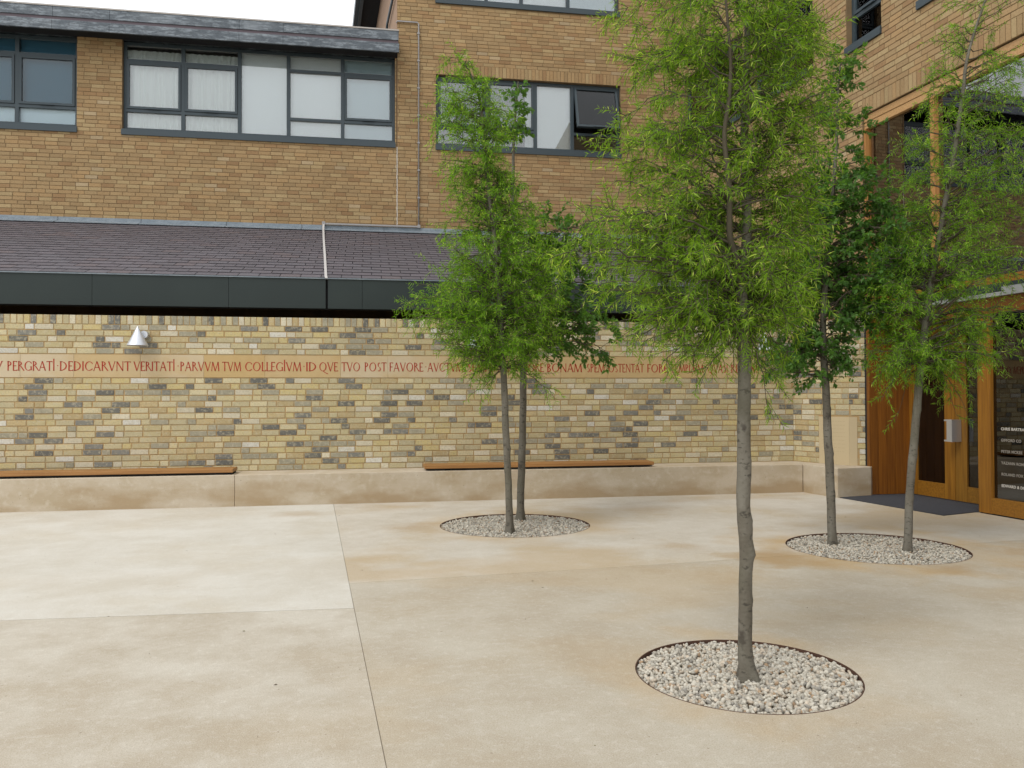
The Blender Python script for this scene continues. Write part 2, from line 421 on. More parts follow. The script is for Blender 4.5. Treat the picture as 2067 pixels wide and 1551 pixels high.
# ------------------------------------------------------------------ generic wall helpers
def wall_slab(F, u0, u1, z0, z1, opens, th):
    """wall body with real openings and reveals; face at d = 0, back at d = -th"""
    us = sorted({u0, u1} | {x for o in opens for x in o[:2] if u0 < x < u1})
    zs = sorted({z0, z1} | {x for o in opens for x in o[2:] if z0 < x < z1})
    def solid(i, j):
        if i < 0 or j < 0 or i >= len(us) - 1 or j >= len(zs) - 1: return False
        cu, cz = (us[i] + us[i + 1]) / 2, (zs[j] + zs[j + 1]) / 2
        return not any(o[0] < cu < o[1] and o[2] < cz < o[3] for o in opens)
    mb = MB()
    for i in range(len(us) - 1):
        for j in range(len(zs) - 1):
            if not solid(i, j): continue
            a, b, c, d = us[i], us[i + 1], zs[j], zs[j + 1]
            mb.add([F.p(a, c), F.p(b, c), F.p(b, d), F.p(a, d)], [(0, 1, 2, 3)])
            mb.add([F.p(a, c, -th), F.p(b, c, -th), F.p(b, d, -th), F.p(a, d, -th)], [(3, 2, 1, 0)])
            if not solid(i - 1, j): mb.add([F.p(a, c), F.p(a, d), F.p(a, d, -th), F.p(a, c, -th)], [(0, 1, 2, 3)])
            if not solid(i + 1, j): mb.add([F.p(b, c), F.p(b, d), F.p(b, d, -th), F.p(b, c, -th)], [(3, 2, 1, 0)])
            if not solid(i, j - 1): mb.add([F.p(a, c), F.p(b, c), F.p(b, c, -th), F.p(a, c, -th)], [(3, 2, 1, 0)])
            if not solid(i, j + 1): mb.add([F.p(a, d), F.p(b, d), F.p(b, d, -th), F.p(a, d, -th)], [(0, 1, 2, 3)])
    return mb

def brick_shape(mb, w_, h_, dep, ch, col, put):
    # front-facing brick, chamfered arris; local coords: x right, z up, y into the wall (0 = brick face)
    x, z = w_ / 2, h_ / 2
    j = lambda: random.uniform(-0.0012, 0.0012)
    V = [(-x + j(), ch, -z + j()), (x + j(), ch, -z + j()), (x + j(), ch, z + j()), (-x + j(), ch, z + j()),
         (-x + ch, 0, -z + ch), (x - ch, 0, -z + ch), (x - ch, 0, z - ch), (-x + ch, 0, z - ch),
         (-x, dep, -z), (x, dep, -z), (x, dep, z), (-x, dep, z)]
    mb.add([put(v) for v in V], [(4, 5, 6, 7), (0, 1, 5, 4), (1, 2, 6, 5), (2, 3, 7, 6), (3, 0, 4, 7), (0, 8, 9, 1), (1, 9, 10, 2), (2, 10, 11, 3), (3, 11, 8, 0)], col)

def palette_gault():
    out = []
    for _ in range(11): # cream and yellow stocks
        k = random.uniform(0.84, 1.08); y = random.uniform(0, 1)
        out.append(((0.55 * k, (0.480 - 0.03 * y) * k, (0.30 - 0.09 * y) * k), 5))
    for _ in range(4):
        k = random.uniform(0.9, 1.1); out.append(((0.60 * k, 0.545 * k, 0.41 * k), 2.8))
    for _ in range(3):
        k = random.uniform(0.9, 1.1); out.append(((0.46 * k, 0.36 * k, 0.19 * k), 2.6))
    for _ in range(4):
        k = random.uniform(0.8, 1.15); out.append(((0.33 * k, 0.305 * k, 0.225 * k), 3.4))
    for _ in range(5):
        k = random.uniform(0.72, 1.45); out.append(((0.170 * k, 0.168 * k, 0.150 * k), 3.3))
    for _ in range(2):
        k = random.uniform(0.9, 1.1); out.append(((0.62 * k, 0.60 * k, 0.53 * k), 1.6))
    return out
def palette_tan():
    out = []
    for _ in range(14):
        k = random.uniform(0.88, 1.10); y = random.uniform(-1, 1)
        out.append(((0.36 * k, (0.243 + 0.010 * y) * k, (0.120 + 0.01 * y) * k), 6))
    for _ in range(5):
        k = random.uniform(0.92, 1.08); out.append(((0.40 * k, 0.292 * k, 0.15 * k), 3.2))
    for _ in range(4):
        k = random.uniform(0.9, 1.05); out.append(((0.32 * k, 0.198 * k, 0.095 * k), 3.0))
    for _ in range(2):
        k = random.uniform(0.9, 1.05); out.append(((0.44 * k, 0.335 * k, 0.20 * k), 1.0))
    return out
PG, PT = palette_gault(), palette_tan()
LAST = [0]
def pick(P):
    k = random.choices(range(len(P)), [p[1] for p in P])[0]
    if P is PG and sum(P[k][0]) < 0.6 and sum(P[LAST[0] % len(P)][0]) < 0.6 and random.random() < 0.6:
        k = random.choices(range(len(P)), [p[1] for p in P])[0]
    LAST[0] = k
    return k

def courses(F, u0, u1, z0, nrow, pitch, opens, bond, P, gap=0.010, rowoff=0):
    if bond == 'monk': gap = 0.0125
    """list of bricks (F, uc, zc, w, h, tone index)"""
    out = []
    for r in range(nrow):
        za, zb = z0 + r * pitch, z0 + (r + 1) * pitch
        zc, h = (za + zb) / 2, pitch - gap
        cuts = [(o[0], o[1]) for o in opens if o[2] < zc < o[3]]
        u = u0 - random.choice([0.02, 0.04, 0.0]) - (0.17 if (r + rowoff) % 2 else 0.06) - (0 if bond == 'monk' else random.choice([0, 0.11]))
        k = (r * 2) % 3
        while u < u1:
            if bond == 'monk': L = 0.1115 if k % 3 == 2 else 0.225
            else: L = 0.225
            a, b = u + gap / 2, u + L - gap / 2
            u += L + random.uniform(-0.0015, 0.0015); k += 1
            a, b = max(a, u0), min(b, u1)
            segs = [(a, b)]
            for c0, c1 in cuts:
                ns = []
                for s0, s1 in segs:
                    if s1 <= c0 or s0 >= c1: ns.append((s0, s1)); continue
                    if s0 < c0: ns.append((s0, c0 - 0.001))
                    if s1 > c1: ns.append((c1 + 0.001, s1))
                segs = ns
            for s0, s1 in segs:
                if s1 - s0 > 0.02:
                    out.append((F, (s0 + s1) / 2, zc, s1 - s0, h, pick(P)))
    return out

def lay(bricks, parent, material, P, dep, ch, name='brick', limit=300):
    """the bricks that show largest become objects of their own, the rest one mesh"""
    sc = []
    for i, b in enumerate(bricks):
        F = b[0]; size = 0
        q0, q1 = pix(F.p(b[1] - b[3] / 2, b[2], 0)), pix(F.p(b[1] + b[3] / 2, b[2], 0))
        if q0 and q1 and 0.0 < q0[0] and q1[0] < 1.0 and 0.003 < q0[1] < 0.75:
            size = abs(q1[0] - q0[0]) * b[4] / q0[2]
        sc.append(size)
    order = np.argsort(-np.array(sc))
    single = set(int(i) for i in order[:limit] if sc[int(i)] > 0)
    rest = MB(); cache = {}
    for i, (F, uc, zc, w_, h_, ti) in enumerate(bricks):
        prd = random.uniform(0.004, 0.0075)
        if i in single:
            key = (round(w_, 2), round(h_, 2), ti)
            if key not in cache:
                mb = MB(); brick_shape(mb, round(w_, 2) if abs(w_ - round(w_, 2)) < 0.002 else w_, h_, dep, ch, P[ti][0], lambda v: v)
                cache[key] = mb.mesh(name, material)
            o = bpy.data.objects.new(name, cache[key]); COL.objects.link(o)
            o.parent = parent
            o.location = F.p(uc, zc, prd) - wl(parent)
            o.rotation_euler = (0, 0, F.ang)
        else:
            k = random.uniform(0.93, 1.07); c = tuple(x * k for x in P[ti][0])
            brick_shape(rest, w_, h_, dep, ch, c, lambda v: F.p(uc + v[0], zc + v[2], prd - v[1]))
    if rest.v:
        o = rest.build(name + '_courses', material, parent); o['kind'] = 'stuff'

def window(parent, F, u0, u1, z0, z1, cols, zt1=None, zt2=None, rec=0.09, sill=True, back=None, room=2.0):
    """z0 = underside of sill; cols = list of (u right edge, type, backing); transoms at zt1 (lower) and zt2 (upper)"""
    fw, fd = 0.055, 0.07
    zb = z0 + (0.115 if sill else 0)
    f = MB()
    f.fbox(F, u0, u1, z1 - fw, z1, -rec - fd, -rec)
    f.fbox(F, u0, u1, zb, zb + fw, -rec - fd, -rec)
    ul = [u0] + [c[0] for c in cols]
    f.fbox(F, u0, u0 + fw, zb + fw, z1 - fw, -rec - fd, -rec)
    f.fbox(F, u1 - fw, u1, zb + fw, z1 - fw, -rec - fd, -rec)
    for c in cols[:-1]:
        f.fbox(F, c[0] - fw * 0.62, c[0] + fw * 0.62, zb + fw, z1 - fw, -rec - fd, -rec + 0.002)
    panes = []; leaf = []
    for i, (ur, typ, bk) in enumerate(cols):
        a = ul[i] + (fw if i == 0 else fw * 0.62); b = ur - (fw if i == len(cols) - 1 else fw * 0.62)
        lo, hi = zb + fw, z1 - fw
        cuts = []
        if 'b' in typ: cuts.append(zt1)
        if 't' in typ: cuts.append(zt2)
        ed = [lo] + cuts + [hi]
        for c in cuts: f.fbox(F, a, b, c - 0.028, c + 0.028, -rec - fd, -rec + 0.001)
        for k in range(len(ed) - 1):
            p0 = ed[k] + (0.028 if k else 0); p1 = ed[k + 1] - (0.028 if k < len(ed) - 2 else 0)
            main = (k == len(ed) - 2 and 't' not in typ) or (k == 1 and 't' in typ)
            if main and 'c' in typ: leaf.append((a, b, p0, p1, 'o' in typ, bk))
            else: panes.append((a, b, p0, p1, bk))
    fr = f.build('window', M['frame'], parent)
    for a, b, p0, p1, bk in panes:
        g = MB(); g.fbox(F, a + 0.001, b - 0.001, p0 + 0.001, p1 - 0.001, -rec - 0.045, -rec - 0.035)
        g.build('pane', M['glass4' if bk in ('half', 'dark', 'upper') else 'glass'], fr)
    for a, b, p0, p1, op, bk in leaf:
        th = math.radians(17) if op else 0
        def Q(u, z, d):   # top hung leaf
            dz, dd = z - (p1 - 0.02), d
            return F.p(u, p1 - 0.02 + dz * math.cos(th) + dd * math.sin(th), -rec + 0.004 + (-dz) * math.sin(th) + dd * math.cos(th))
        c = MB(); w_ = 0.045
        def bx(mb, ua, ub, za, zb_, d0, d1):
            P_ = [Q(u, z, d) for z in (za, zb_) for d in (d0, d1) for u in (ua, ub)]
            mb.add(P_, [(0, 1, 3, 2), (4, 6, 7, 5), (2, 3, 7, 6), (0, 4, 5, 1), (0, 2, 6, 4), (1, 5, 7, 3)])
        a2, b2, q0, q1 = a + 0.006, b - 0.006, p0 + 0.006, p1 - 0.006
        bx(c, a2, b2, q1 - w_, q1, -0.045, 0.012); bx(c, a2, b2, q0, q0 + w_, -0.045, 0.012)
        bx(c, a2, a2 + w_, q0 + w_, q1 - w_, -0.045, 0.012); bx(c, b2 - w_, b2, q0 + w_, q1 - w_, -0.045, 0.012)
        um = (a2 + b2) / 2
        bx(c, um - 0.12, um + 0.12, q0 - 0.003, q0 + 0.012, 0.012, 0.03)
        o = c.build('casement', M['frame'], fr)
        g = MB(); bx(g, a2 + w_, b2 - w_, q0 + w_, q1 - w_, -0.02, -0.012); g.build('pane', M['glass3' if op else ('glass4' if bk in ('half', 'upper') else 'glass')], fr)
    if sill:
        s = MB(); s.fbox(F, u0 - 0.01, u1 + 0.01, z0, zb - 0.012, -rec - 0.02, 0.035)
        s.fbox(F, u0 + 0.001, u1 - 0.001, zb - 0.012, zb, -rec - 0.02, 0.015)
        s.build('sill', M['frame'], fr)
    # backings and room
    for i, (ur, typ, bk) in enumerate(cols):
        a, b = ul[i] + 0.02, ur - 0.02
        if bk in ('blind', 'bluerefl', 'blue2', 'greybl'):
            k = MB(); k.fbox(F, a, b, zb, z1 - 0.03, -rec - 0.115, -rec - 0.105); k.build('blind', M[bk], fr)
        elif bk == 'upper':
            k = MB(); k.fbox(F, a, b, zt1 + 0.02, z1 - 0.03, -rec - 0.115, -rec - 0.105); k.build('blind', M['greybl'], fr)
        elif bk == 'half':
            k = MB(); k.fbox(F, a, b, zb, zt1 + 0.02, -rec - 0.115, -rec - 0.105); k.build('blind', M['blind'], fr)
            k = MB(); k.fbox(F, a, b, zt1 + 0.03, z1 - 0.03, -rec - 0.135, -rec - 0.125); k.build('blind', M['bluerefl'], fr)  # upper panel is no blind: coloured as the dark reflecting glass
        elif bk in ('curtain', 'side'):
            k = MB(); n = 60
            ua = a if bk == 'curtain' else b - 0.18
            wv = [(ua + (b - ua) * t / n, 0.022 * math.sin(t * 0.95 + math.sin(t * 0.37) * 1.1) + 0.006 * math.sin(t * 2.3)) for t in range(n + 1)]
            V = []
            for u, d in wv: V += [F.p(u, zb, -rec - 0.13 + d), F.p(u, z1 - 0.10, -rec - 0.125 + d * 0.7)]
            k.add(V, [(2 * t, 2 * t + 2, 2 * t + 3, 2 * t + 1) for t in range(n)])
            k.build('curtain', M['curtain'], fr, smooth=True)
    r = MB(); d0, d1 = -0.34, -0.34 - room
    P_ = [F.p(u, z, d) for z in (z0, z1) for d in (d1, d0) for u in (u0 - 0.05, u1 + 0.05)]
    r.add(P_, [(0, 1, 3, 2), (4, 6, 7, 5), (0, 4, 5, 1), (0, 2, 6, 4), (1, 5, 7, 3)])
    r.build('room_lining', M['room'], fr)
    return fr

# ------------------------------------------------------------------ ground
def cdt_slab(poly, holes, z1, z0, name, m, parent):
    vs = [Vector(p) for p in poly]; es = [(i, (i + 1) % len(poly)) for i in range(len(poly))]
    for (cx, cy), R in holes:
        b = len(vs); n = 72
        vs += [Vector((cx + R * math.cos(2 * pi * k / n), cy + R * math.sin(2 * pi * k / n))) for k in range(n)]
        es += [(b + k, b + (k + 1) % n) for k in range(n)]
    V, E, Fc, _, _, _ = delaunay_2d_cdt(vs, es, [], 0, 1e-6)
    def inside(p):
        c = False; n = len(poly); j = n - 1
        for i in range(n):
            xi, yi = poly[i]; xj, yj = poly[j]
            if (yi > p[1]) != (yj > p[1]) and p[0] < (xj - xi) * (p[1] - yi) / (yj - yi) + xi: c = not c
            j = i
        return c
    mb = MB(); keep = []
    for f in Fc:
        c = sum((V[i] for i in f), Vector((0, 0))) / len(f)
        if inside(c) and not any((c - Vector(h[0])).length < h[1] * 0.999 for h in holes): keep.append(f)
    n = len(V)
    cnt = {}
    for f in keep:
        for a, b in zip(f, f[1:] + f[:1]): cnt[(a, b)] = cnt.get((a, b), 0) + 1
    fs = [tuple(f) for f in keep] + [tuple(n + i for i in reversed(f)) for f in keep]
    fs += [(a, n + a, n + b, b) for (a, b) in cnt if (b, a) not in cnt]
    mb.add([(v[0], v[1], z1) for v in V] + [(v[0], v[1], z0) for v in V], fs)
    return mb.build(name, m, parent)

base = MB(); base.box((-150, -150, -0.6), (150, 150, -0.13))
gnd = base.build('ground', M['soil']); tag(gnd, kind='structure')
tag(gnd, 'pale buff concrete paving of the courtyard with fine joints')
def jx(y): return -0.44 + (10.46 - y) * 0.0677   # long joint running towards the wall
g_ = 0.002
HS = [((C1), R1 + 0.0015), ((C2), R2 + 0.0015), ((C3), R3 + 0.0015)]
cdt_slab([(-16, 5.42), (-2.2, 5.45), (jx(5.35) - g_, 5.35), (jx(10.5) - g_, 10.60), (-16, 10.60)], [], 0, -0.1, 'paving_slab', M['g_nw'], gnd)
cdt_slab([(-16, -8), (jx(-8) - g_, -8), (jx(5.34) - g_, 5.343), (-2.2, 5.443), (-16, 5.413)], [], 0, -0.1, 'paving_slab', M['g_sw'], gnd)
cdt_slab([(jx(6.06) + g_, 6.064), (1.74, 6.224), (2.81, 6.334), (6.0, 6.704), (11.5, 7.304), (11.5, 10.60), (jx(10.5) + g_, 10.60)], [HS[1], HS[2]], 0, -0.1, 'paving_slab', M['g_ne'], gnd)
cdt_slab([(jx(-8) + g_, -8), (11.5, -8), (11.5, 7.300), (6.0, 6.700), (2.81, 6.330), (1.74, 6.220), (jx(6.06) + g_, 6.060)], [HS[0], HS[2]], 0, -0.1, 'paving_slab', M['g_se'], gnd)
jf = MB()
def jline(a, b, w_=0.006):
    a, b = Vector(a), Vector(b); n_ = (b - a).normalized(); n_ = Vector((-n_.y, n_.x)) * w_
    jf.prism([(a - n_)[:], (b - n_)[:], (b + n_)[:], (a + n_)[:]], -0.09, -0.003)
jline((jx(-8), -8), (jx(10.5), 10.5)); jline((-16, 5.415), (-2.2, 5.446)); jline((-2.2, 5.446), (jx(5.35), 5.346))
jf.build('joint_filler', mat('joint_filler', (0.20, 0.165, 0.12), 0.95), gnd)
far = MB()
for a, b in (((-150, -150), (-16.004, 150)), ((11.504, -150), (150, 150)), ((-16, -150), (11.5, -8.004))):
    far.box((*a, -0.1), (*b, 0))
far.build('outer_paving', M['g_sw'], gnd)
cor = MB(); cor.box((-16, 10.604, -0.1), (11.5, 18, 0)); cor.build('walk_floor', M['conc'], gnd)

# ------------------------------------------------------------------ tree pits
def pit(c, R, n, size, seed, label):
    t = thing('gravel_tree_pit', (c[0], c[1], 0), label, 'tree pit', 'round gravel tree pits in the paving')
    e = MB(); N_ = 72; V = []
    for k in range(N_):
        a = 2 * pi * k / N_
        for r, z in ((R, -0.12), (R, 0.0012), (R - 0.0035, 0.0012), (R - 0.0035, -0.12)):
            V.append((c[0] + r * math.cos(a), c[1] + r * math.sin(a), z))
    fs = []
    for k in range(N_):
        a, b = 4 * k, 4 * ((k + 1) % N_)
        fs += [(a, b, b + 1, a + 1), (a + 1, b + 1, b + 2, a + 2), (a + 2, b + 2, b + 3, a + 3)]
    e.add(V, fs); e.build('steel_edging', M['rust'], t)
    r_ = np.random.default_rng(seed)
    # rounded angular stones, an icosphere each
    import bmesh
    bm = bmesh.new(); bmesh.ops.create_icosphere(bm, subdivisions=2 if R < 0.6 else 1, radius=1)
    bv = np.array([v.co[:] for v in bm.verts]); bf = np.array([[v.index for v in f.verts] for f in bm.faces]); bm.free()
    rr = (R - 0.012) * np.sqrt(r_.random(n)); aa = r_.random(n) * 2 * pi
    rr = np.minimum(rr, R - 0.004 - size * 0.40)
    lay_ = r_.random(n)
    pos = np.stack([c[0] + rr * np.cos(aa), c[1] + rr * np.sin(aa), -0.046 + 0.038 * lay_], 1)
    sc = size * np.stack([r_.uniform(0.42, 0.85, n), r_.uniform(0.32, 0.60, n), r_.uniform(0.26, 0.46, n)], 1)
    q = r_.normal(size=(n, 4)); q /= np.linalg.norm(q, axis=1)[:, None]
    q[:, 1:3] *= 0.55; q /= np.linalg.norm(q, axis=1)[:, None]
    w_, x, y, z = q.T
    Rm = np.stack([np.stack([1 - 2 * (y * y + z * z), 2 * (x * y - z * w_), 2 * (x * z + y * w_)], 1),
                   np.stack([2 * (x * y + z * w_), 1 - 2 * (x * x + z * z), 2 * (y * z - x * w_)], 1),
                   np.stack([2 * (x * z - y * w_), 2 * (y * z + x * w_), 1 - 2 * (x * x + y * y)], 1)], 1)
    jit = 1 + r_.normal(size=(n, len(bv), 1)) * (0.08 if R < 0.6 else 0.15)
    P_ = bv[None] * jit * sc[:, None, :]
    P_ = np.einsum('nij,nkj->nki', Rm, P_) + pos[:, None, :]
    fc = (bf[None] + (np.arange(n) * len(bv))[:, None, None]).reshape(-1, 3)
    k = r_.uniform(0.75, 1.12, n)[:, None]
    basec = np.array([0.51, 0.475, 0.40])[None] * k
    sel = r_.random(n)
    basec[sel < 0.16] *= np.array([1.0, 0.92, 0.86]); basec[sel > 0.90] *= np.array([0.62, 0.62, 0.64]); basec[(sel > 0.2) & (sel < 0.24)] *= np.array([0.70, 0.52, 0.38])
    npmesh('gravel', P_.reshape(-1, 3), fc, np.repeat(basec, len(bf), axis=0), M['gravel'], t, smooth=R < 0.6, kind='stuff')
    s = MB(); s.add([(c[0] + (R - 0.01) * math.cos(2 * pi * k / 48), c[1] + (R - 0.01) * math.sin(2 * pi * k / 48), -0.05) for k in range(48)], [tuple(range(48))])
    s.build('bedding', M['gravel'] if False else M['conc'], t)
    return t
pit(C1, R1, 7800, 0.0215, 1, 'gravel tree pit nearest the camera, holding one knobbly trunk')
pit(C2, R2, 11000, 0.020, 2, 'gravel tree pit in front of the bench, with two slender trunks rising close together')
pit(C3, R3, 10500, 0.020, 3, 'gravel tree pit beside the entrance door mat, with two trunks standing well apart')

# ------------------------------------------------------------------ courtyard wall
ZL, YW, YL = 0.388, 11.11, 10.556
FA = Frame((0, YW), (1, 0))
FR_ = Frame((6.12, 11.11), (0.35, -0.86)); LR = math.hypot(0.35, 0.86)
FP = Frame((6.47, 10.25), (0.27, -0.13)); LP = math.hypot(0.27, 0.13)
cw = thing('courtyard_wall', (0, YW, 0), 'low pale yellow and grey brick wall with red lettered stone band and plinth', 'wall')
PIT = 0.0757
ZB0, ZB1 = ZL + 16 * PIT, 1.90
ZT = ZB1 + 5 * PIT
WT = 2.393
body = MB(); body.box((-16, YW + 0.001, ZL), (6.12, YW + 0.33, WT - 0.004))
body.prism([(6.1205, 11.11), (6.47, 10.25), (6.74, 10.12), (7.1, 10.2), (7.1, 11.44), (6.1205, 11.44)], ZL, WT - 0.004)
body.build('mortar_core', M['mortar_pale'], cw)
BX0, BX1 = -16, 5.68
br = courses(FA, -7.5, 6.118, ZL, 16, PIT, [], 'monk', PG)
br += courses(FA, -7.5, 6.118, ZB1, 5, PIT, [], 'monk', PG)
br += courses(FA, BX1 + 0.005, 6.118, ZB0 + 0.001, 4, (ZB1 - ZB0) / 4, [], 'monk', PG)
PANEL = [(0.44, 2, ZL - 1, 1.055)]
br += courses(FR_, 0.004, LR, ZL, 16, PIT, PANEL, 'monk', PG, rowoff=1)
br += courses(FR_, 0.004, LR, ZB0 + 0.001, 4, (ZB1 - ZB0) / 4, [], 'monk', PG)
br += courses(FR_, 0.004, LR, ZB1, 5, PIT, [], 'monk', PG)
br += courses(FP, 0.0, LP, ZL, 16, PIT, [(-1, 0.105, ZL - 1, 1.055)], 'monk', PG)
br += courses(FP, 0.0, LP, ZB0 + 0.001, 4, (ZB1 - ZB0) / 4, [], 'monk', PG)
br += courses(FP, 0.0, LP, ZB1, 5, PIT, [], 'monk', PG)
for F, L0, L1 in ((FA, -7.5, 6.11), (FR_, 0, LR), (FP, 0, LP)):   # brick-on-edge coping
    u = L0
    while u < L1 - 0.05:
        br.append((F, u + 0.0375, ZT + 0.058, 0.065, 0.110, pick(PG))); u += 0.0757
lay(br, cw, M['gault'], PG, 0.03, 0.0035)
tops = MB(); tops.box((-16, YW + 0.012, WT - 0.003), (6.12, YW + 0.33, WT)); tops.build('coping_top', M['mortar_pale'], cw)
# band stones
js = [-16, -13, -10.2, -7.4, -5.1, -4.28, -3.66, -2.87, -2.10, -1.34, -0.37, 0.25, 1.06, 1.92, 2.62, 3.30, 4.15, 4.93, BX1]
warmth = [0, 1, 0, 1, 0, 0, .55, .1, 1, .75, 0.1, 0, .8, .7, .9, .8, .9, .7, .5]
for i in range(len(js) - 1):
    s = MB(); wv = warmth[i]
    c = (0.55 * (1 - wv) + 0.50 * wv, 0.455 * (1 - wv) + 0.355 * wv, 0.31 * (1 - wv) + 0.165 * wv)
    s.fbox(FA, js[i] + 0.0015, js[i + 1] - 0.0015, ZB0 + 0.006, ZB1 - 0.006, -0.02, 0.008, c)
    s.build('band_stone', M['band'], cw)
# carved panel on the return and its faint worn lines
pn = MB(); pn.fbox(FR_, 0.445, LR + 0.0055, ZL + 0.001, 1.05, -0.02, 0.008); p_o = pn.build('carved_panel', M['panelstone'], cw)
pn = MB(); pn.fbox(FP, 0.0, 0.10, ZL + 0.001, 1.05, -0.02, 0.0075); pn.build('panel_return', M['panelstone'], cw)
ln = MB()
for k in range(9):
    z = 0.985 - k * 0.052; u = 0.50
    while u < 0.86:
        l = random.uniform(0.012, 0.05)
        ln.fbox(FR_, u, min(u + l, 0.87), z, z + 0.004, 0.008, 0.0085, (1, 1, 1)); u += l + random.uniform(0.006, 0.02)
ln.build('worn_carving', mat('worn_carving', (0.42, 0.33, 0.2), 0.9), p_o)

# inscription ------------------------------------------------------------
def glyph(ch):
    """strokes in a box of cap height 1: ('l',x0,y0,x1,y1,w) ('a',cx,cy,rx,ry,a0,a1) ('s',x,y) serif; returns strokes, width"""
    T, t = 0.135, 0.078
    g = {
     'A': ([('l', .36, 1, .05, 0, t), ('l', .36, 1, .70, 0, T), ('l', .15, .36, .57, .36, t), ('s', .05, 0), ('s', .70, 0)], .75),
     'B': ([('l', .1, 0, .1, 1, T), ('a', .1, .755, .30, .245, -90, 90), ('a', .1, .27, .38, .27, -90, 90), ('s', .07, 0), ('s', .07, 1)], .50),
     'C': ([('a', .46, .5, .44, .5, 48, 312), ('l', .75, .87, .77, .72, t), ('l', .75, .13, .77, .24, t)], .80),
     'D': ([('l', .1, 0, .1, 1, T), ('a', .1, .5, .62, .5, -90, 90), ('s', .07, 0), ('s', .07, 1)], .76),
     'E': ([('l', .1, 0, .1, 1, T), ('l', .1, .97, .44, .97, t), ('l', .1, .51, .40, .51, t), ('l', .1, .03, .48, .03, t), ('l', .44, 1, .44, .88, t), ('l', .48, 0, .49, .13, t)], .50),
     'F': ([('l', .1, 0, .1, 1, T), ('l', .1, .97, .44, .97, t), ('l', .1, .51, .40, .51, t), ('l', .44, 1, .44, .88, t), ('s', .1, 0)], .46),
     'G': ([('a', .46, .5, .44, .5, 50, 300), ('l', .74, .42, .74, .04, T), ('l', .64, .42, .82, .42, t * .8), ('l', .74, .88, .76, .74, t)], .82),
     'I': ([('l', .1, 0, .1, 1, T), ('s', .1, 0), ('s', .1, 1)], .20),
     'J': ([('l', .1, 0, .1, 1.26, T), ('s', .1, 0), ('s', .1, 1.26)], .20),
     'L': ([('l', .1, 0, .1, 1, T), ('l', .1, .03, .46, .03, t), ('l', .46, 0, .48, .13, t), ('s', .1, 1)], .46),
     'M': ([('l', .16, 1, .05, 0, t), ('l', .16, 1, .47, 0, T), ('l', .47, 0, .80, 1, t), ('l', .80, 1, .90, 0, T), ('s', .05, 0), ('s', .90, 0)], .96),
     'N': ([('l', .1, 0, .1, 1, t), ('l', .1, 1, .70, 0, T), ('l', .70, 0, .70, 1, t), ('s', .1, 0), ('s', .70, 1)], .80),
     'O': ([('a', .47, .5, .44, .5, 0, 360)], .94),
     'P': ([('l', .1, 0, .1, 1, T), ('a', .1, .74, .36, .26, -90, 90), ('s', .1, 0), ('s', .07, 1)], .50),
     'Q': ([('a', .47, .5, .44, .5, 0, 360), ('l', .5, .03, .82, -.20, T), ('l', .82, -.20, 1.12, -.30, t)], .94),
     'R': ([('l', .1, 0, .1, 1, T), ('a', .1, .75, .34, .25, -90, 90), ('l', .30, .50, .66, 0, T), ('s', .1, 0), ('s', .07, 1)], .62),
     'S': ([('a', .27, .74, .19, .25, 40, 265), ('a', .27, .25, .21, .25, 85, -140)], .50),
     'T': ([('l', .32, 0, .32, 1, T), ('l', .03, .97, .61, .97, t), ('l', .03, 1, .03, .89, t), ('l', .61, 1, .61, .89, t), ('s', .32, 0)], .62),
     'V': ([('l', .05, 1, .38, 0, T), ('l', .38, 0, .68, 1, t), ('s', .05, 1), ('s', .68, 1)], .72),
     '.': ([('l', .08, .50, .08, .58, T * .9)], .18)}
    return g[ch]
def draw_word(mb, F, word, ua, ub, zb, H, d):
    adv = []; x = 0
    for ch in word:
        st, w_ = glyph(ch); adv.append((x, st)); x += w_ + 0.07
    x -= 0.07
    sx = (ub - ua) / (x * H) if x else 1
    if word == '.': sx = 1
    P = lambda a, b: F.p(ua + a * H * sx, zb + b * H, d)
    def quad(pts):
        n = len(pts); base_ = [P(*p) for p in pts]
        top = [v + F.n * 0.0012 for v in base_]
        mb.add(base_ + top, [tuple(range(n, 2 * n))] + [(i, (i + 1) % n, n + (i + 1) % n, n + i) for i in range(n)])
    for x0, st in adv:
        for s in st:
            if s[0] == 'l':
                _, a, b, c, e, w_ = s
                if abs(e - b) >= abs(c - a) * 0.6: quad([(x0 + a - w_ / 2, b), (x0 + a + w_ / 2, b), (x0 + c + w_ / 2, e), (x0 + c - w_ / 2, e)])
                else: quad([(x0 + a, b - w_ / 2), (x0 + c, e - w_ / 2), (x0 + c, e + w_ / 2), (x0 + a, b + w_ / 2)])
            elif s[0] == 's':
                _, a, b = s; y = b
                hw = 0.10; e = 0.035 if b < 0.5 else -0.035
                quad([(x0 + a - hw, y), (x0 + a + hw, y), (x0 + a + hw * 0.4, y + e), (x0 + a - hw * 0.4, y + e)])
            else:
                _, cx, cy, rx, ry, a0, a1 = s
                n = max(6, int(abs(a1 - a0) / 18)); pr = None
                for k in range(n + 1):
                    a = math.radians(a0 + (a1 - a0) * k / n)
                    w_ = 0.042 + 0.050 * abs(math.cos(a + 0.25))
                    o_ = (x0 + cx + (rx) * math.cos(a), cy + (ry) * math.sin(a))
                    i_ = (x0 + cx + (rx - 2 * w_ * 0.75) * math.cos(a), cy + (ry - 2 * w_ * 0.62) * math.sin(a))
                    if pr: quad([pr[1], pr[0], o_, i_])
                    pr = (o_, i_)
